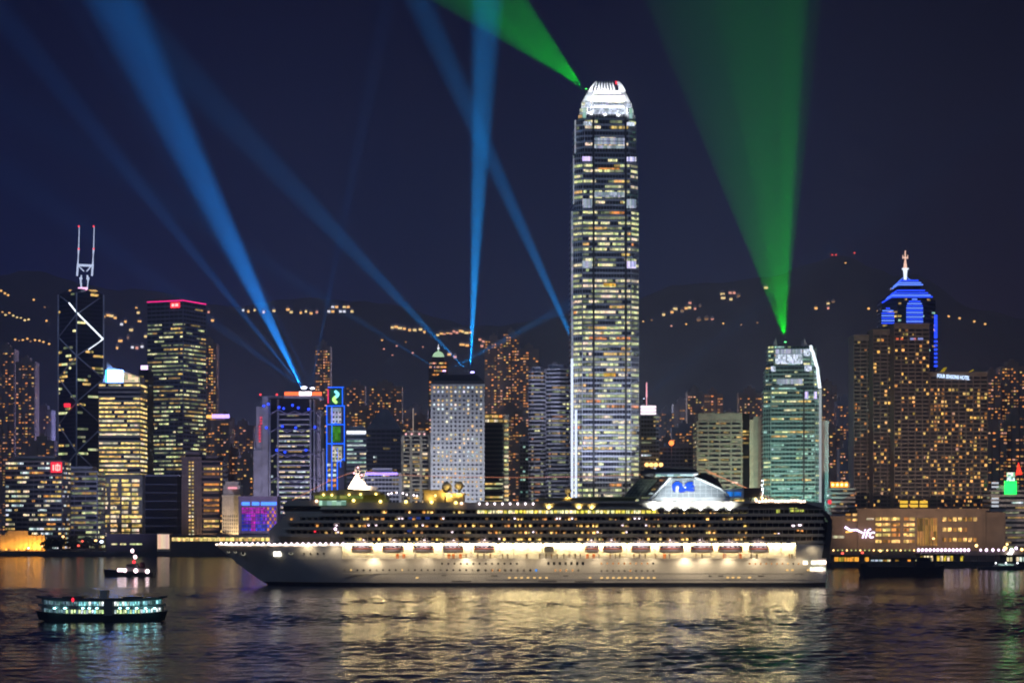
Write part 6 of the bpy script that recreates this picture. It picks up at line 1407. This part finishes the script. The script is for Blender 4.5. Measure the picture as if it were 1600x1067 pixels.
searchlight(916, 141, 1866, 'green laser projector on the crown of the tallest tower', [(806, 36, 1880, 28, GR, 7e8, .03, .07), (826, 20, 1880, 7, GR, 2e8, .1, .2), (800, 50, 1880, 9, GR, 1.6e8, .1, .2)], 'laser', (.1, 1, .15), .9)
searchlight(1227, 536, 1836, 'green laser projector on the teal office tower roof', [(1150, 0, 1860, 29, GR, 6.0e8, .03, .06), (1190, 0, 1856, 16.5, GR, 5.5e8, .04, .07), (1240, 0, 1850, 5.0, GR, 6e8, .1, .25), (1222, 0, 1850, 1.2, GR, 2.2e8, .2, .8), (1250, 0, 1850, .9, GR, 2.2e8, .2, .8), (1200, 0, 1850, 1.0, GR, 1.2e8, .2, .8)], 'laser', (.15, 1, .3), 1.0)

# unseen fill lights added low in front to brighten the waterfront groups
for nm, px, d, tx, ty, col, pw_ in (('left', 150, 1640, 190, 640, (.42, .48, 1), 5.5), ('bank', 430, 1640, 450, 680, (.62, .60, 1), 4.5), ('mid', 620, 1640, 640, 690, (.80, .80, 1), 3.5), ('beige', 1080, 1640, 1100, 700, (1, .88, .70), 3.0), ('hotel', 1420, 1560, 1430, 640, (1, .74, .55), 9.0), ('edge', 1570, 1560, 1570, 680, (1, .78, .66), 3.5)):
    spot(P(px, 848, d), P(tx, ty, 1850), 72, col, pw_ * 1e5, .9, soft=2)

# unseen point lights added behind the towers to fill the low haze and hill
for px, pw_, col in ((40, 3.2, (.40, .36, 1)), (180, 3.4, (.40, .38, 1)), (330, 3.4, (.42, .42, 1)), (480, 3.6, (.50, .52, 1)), (640, 4.0, (.56, .60, 1)), (800, 4.2, (.62, .68, 1)), (960, 4.6, (.70, .76, 1)), (1090, 4.4, (.72, .74, .9)), (1230, 3.6, (.66, .70, .95)), (1370, 2.4, (.75, .6, .85)), (1500, 2.0, (.9, .62, .75))):
    l = bpy.data.lights.new('haze_fill', 'POINT'); l.energy = pw_ * 2.0e5; l.color = col; l.shadow_soft_size = 12
    o = bpy.data.objects.new('haze_fill', l); C.objects.link(o); o.location = P(px, 765, 2600)

# ------------------------------------------------------------------ the night haze over the harbour
hm = bpy.data.materials.new('haze'); hm.use_nodes = True; n = hm.node_tree.nodes; n.clear()
o_ = n.new('ShaderNodeOutputMaterial'); v_ = n.new('ShaderNodeVolumePrincipled'); v_.inputs['Density'].default_value = 1.6e-4; v_.inputs['Anisotropy'].default_value = .45; v_.inputs['Color'].default_value = (.80, .86, .95, 1)
hm.node_tree.links.new(v_.outputs[0], o_.inputs['Volume'])
b = MB(); b.box(-1700, 1700, -60, 3800, -3, 720); tag(b.build('haze', hm), kind='stuff')
print('windows as parts:', NWIN[0], 'objects:', len(bpy.data.objects))
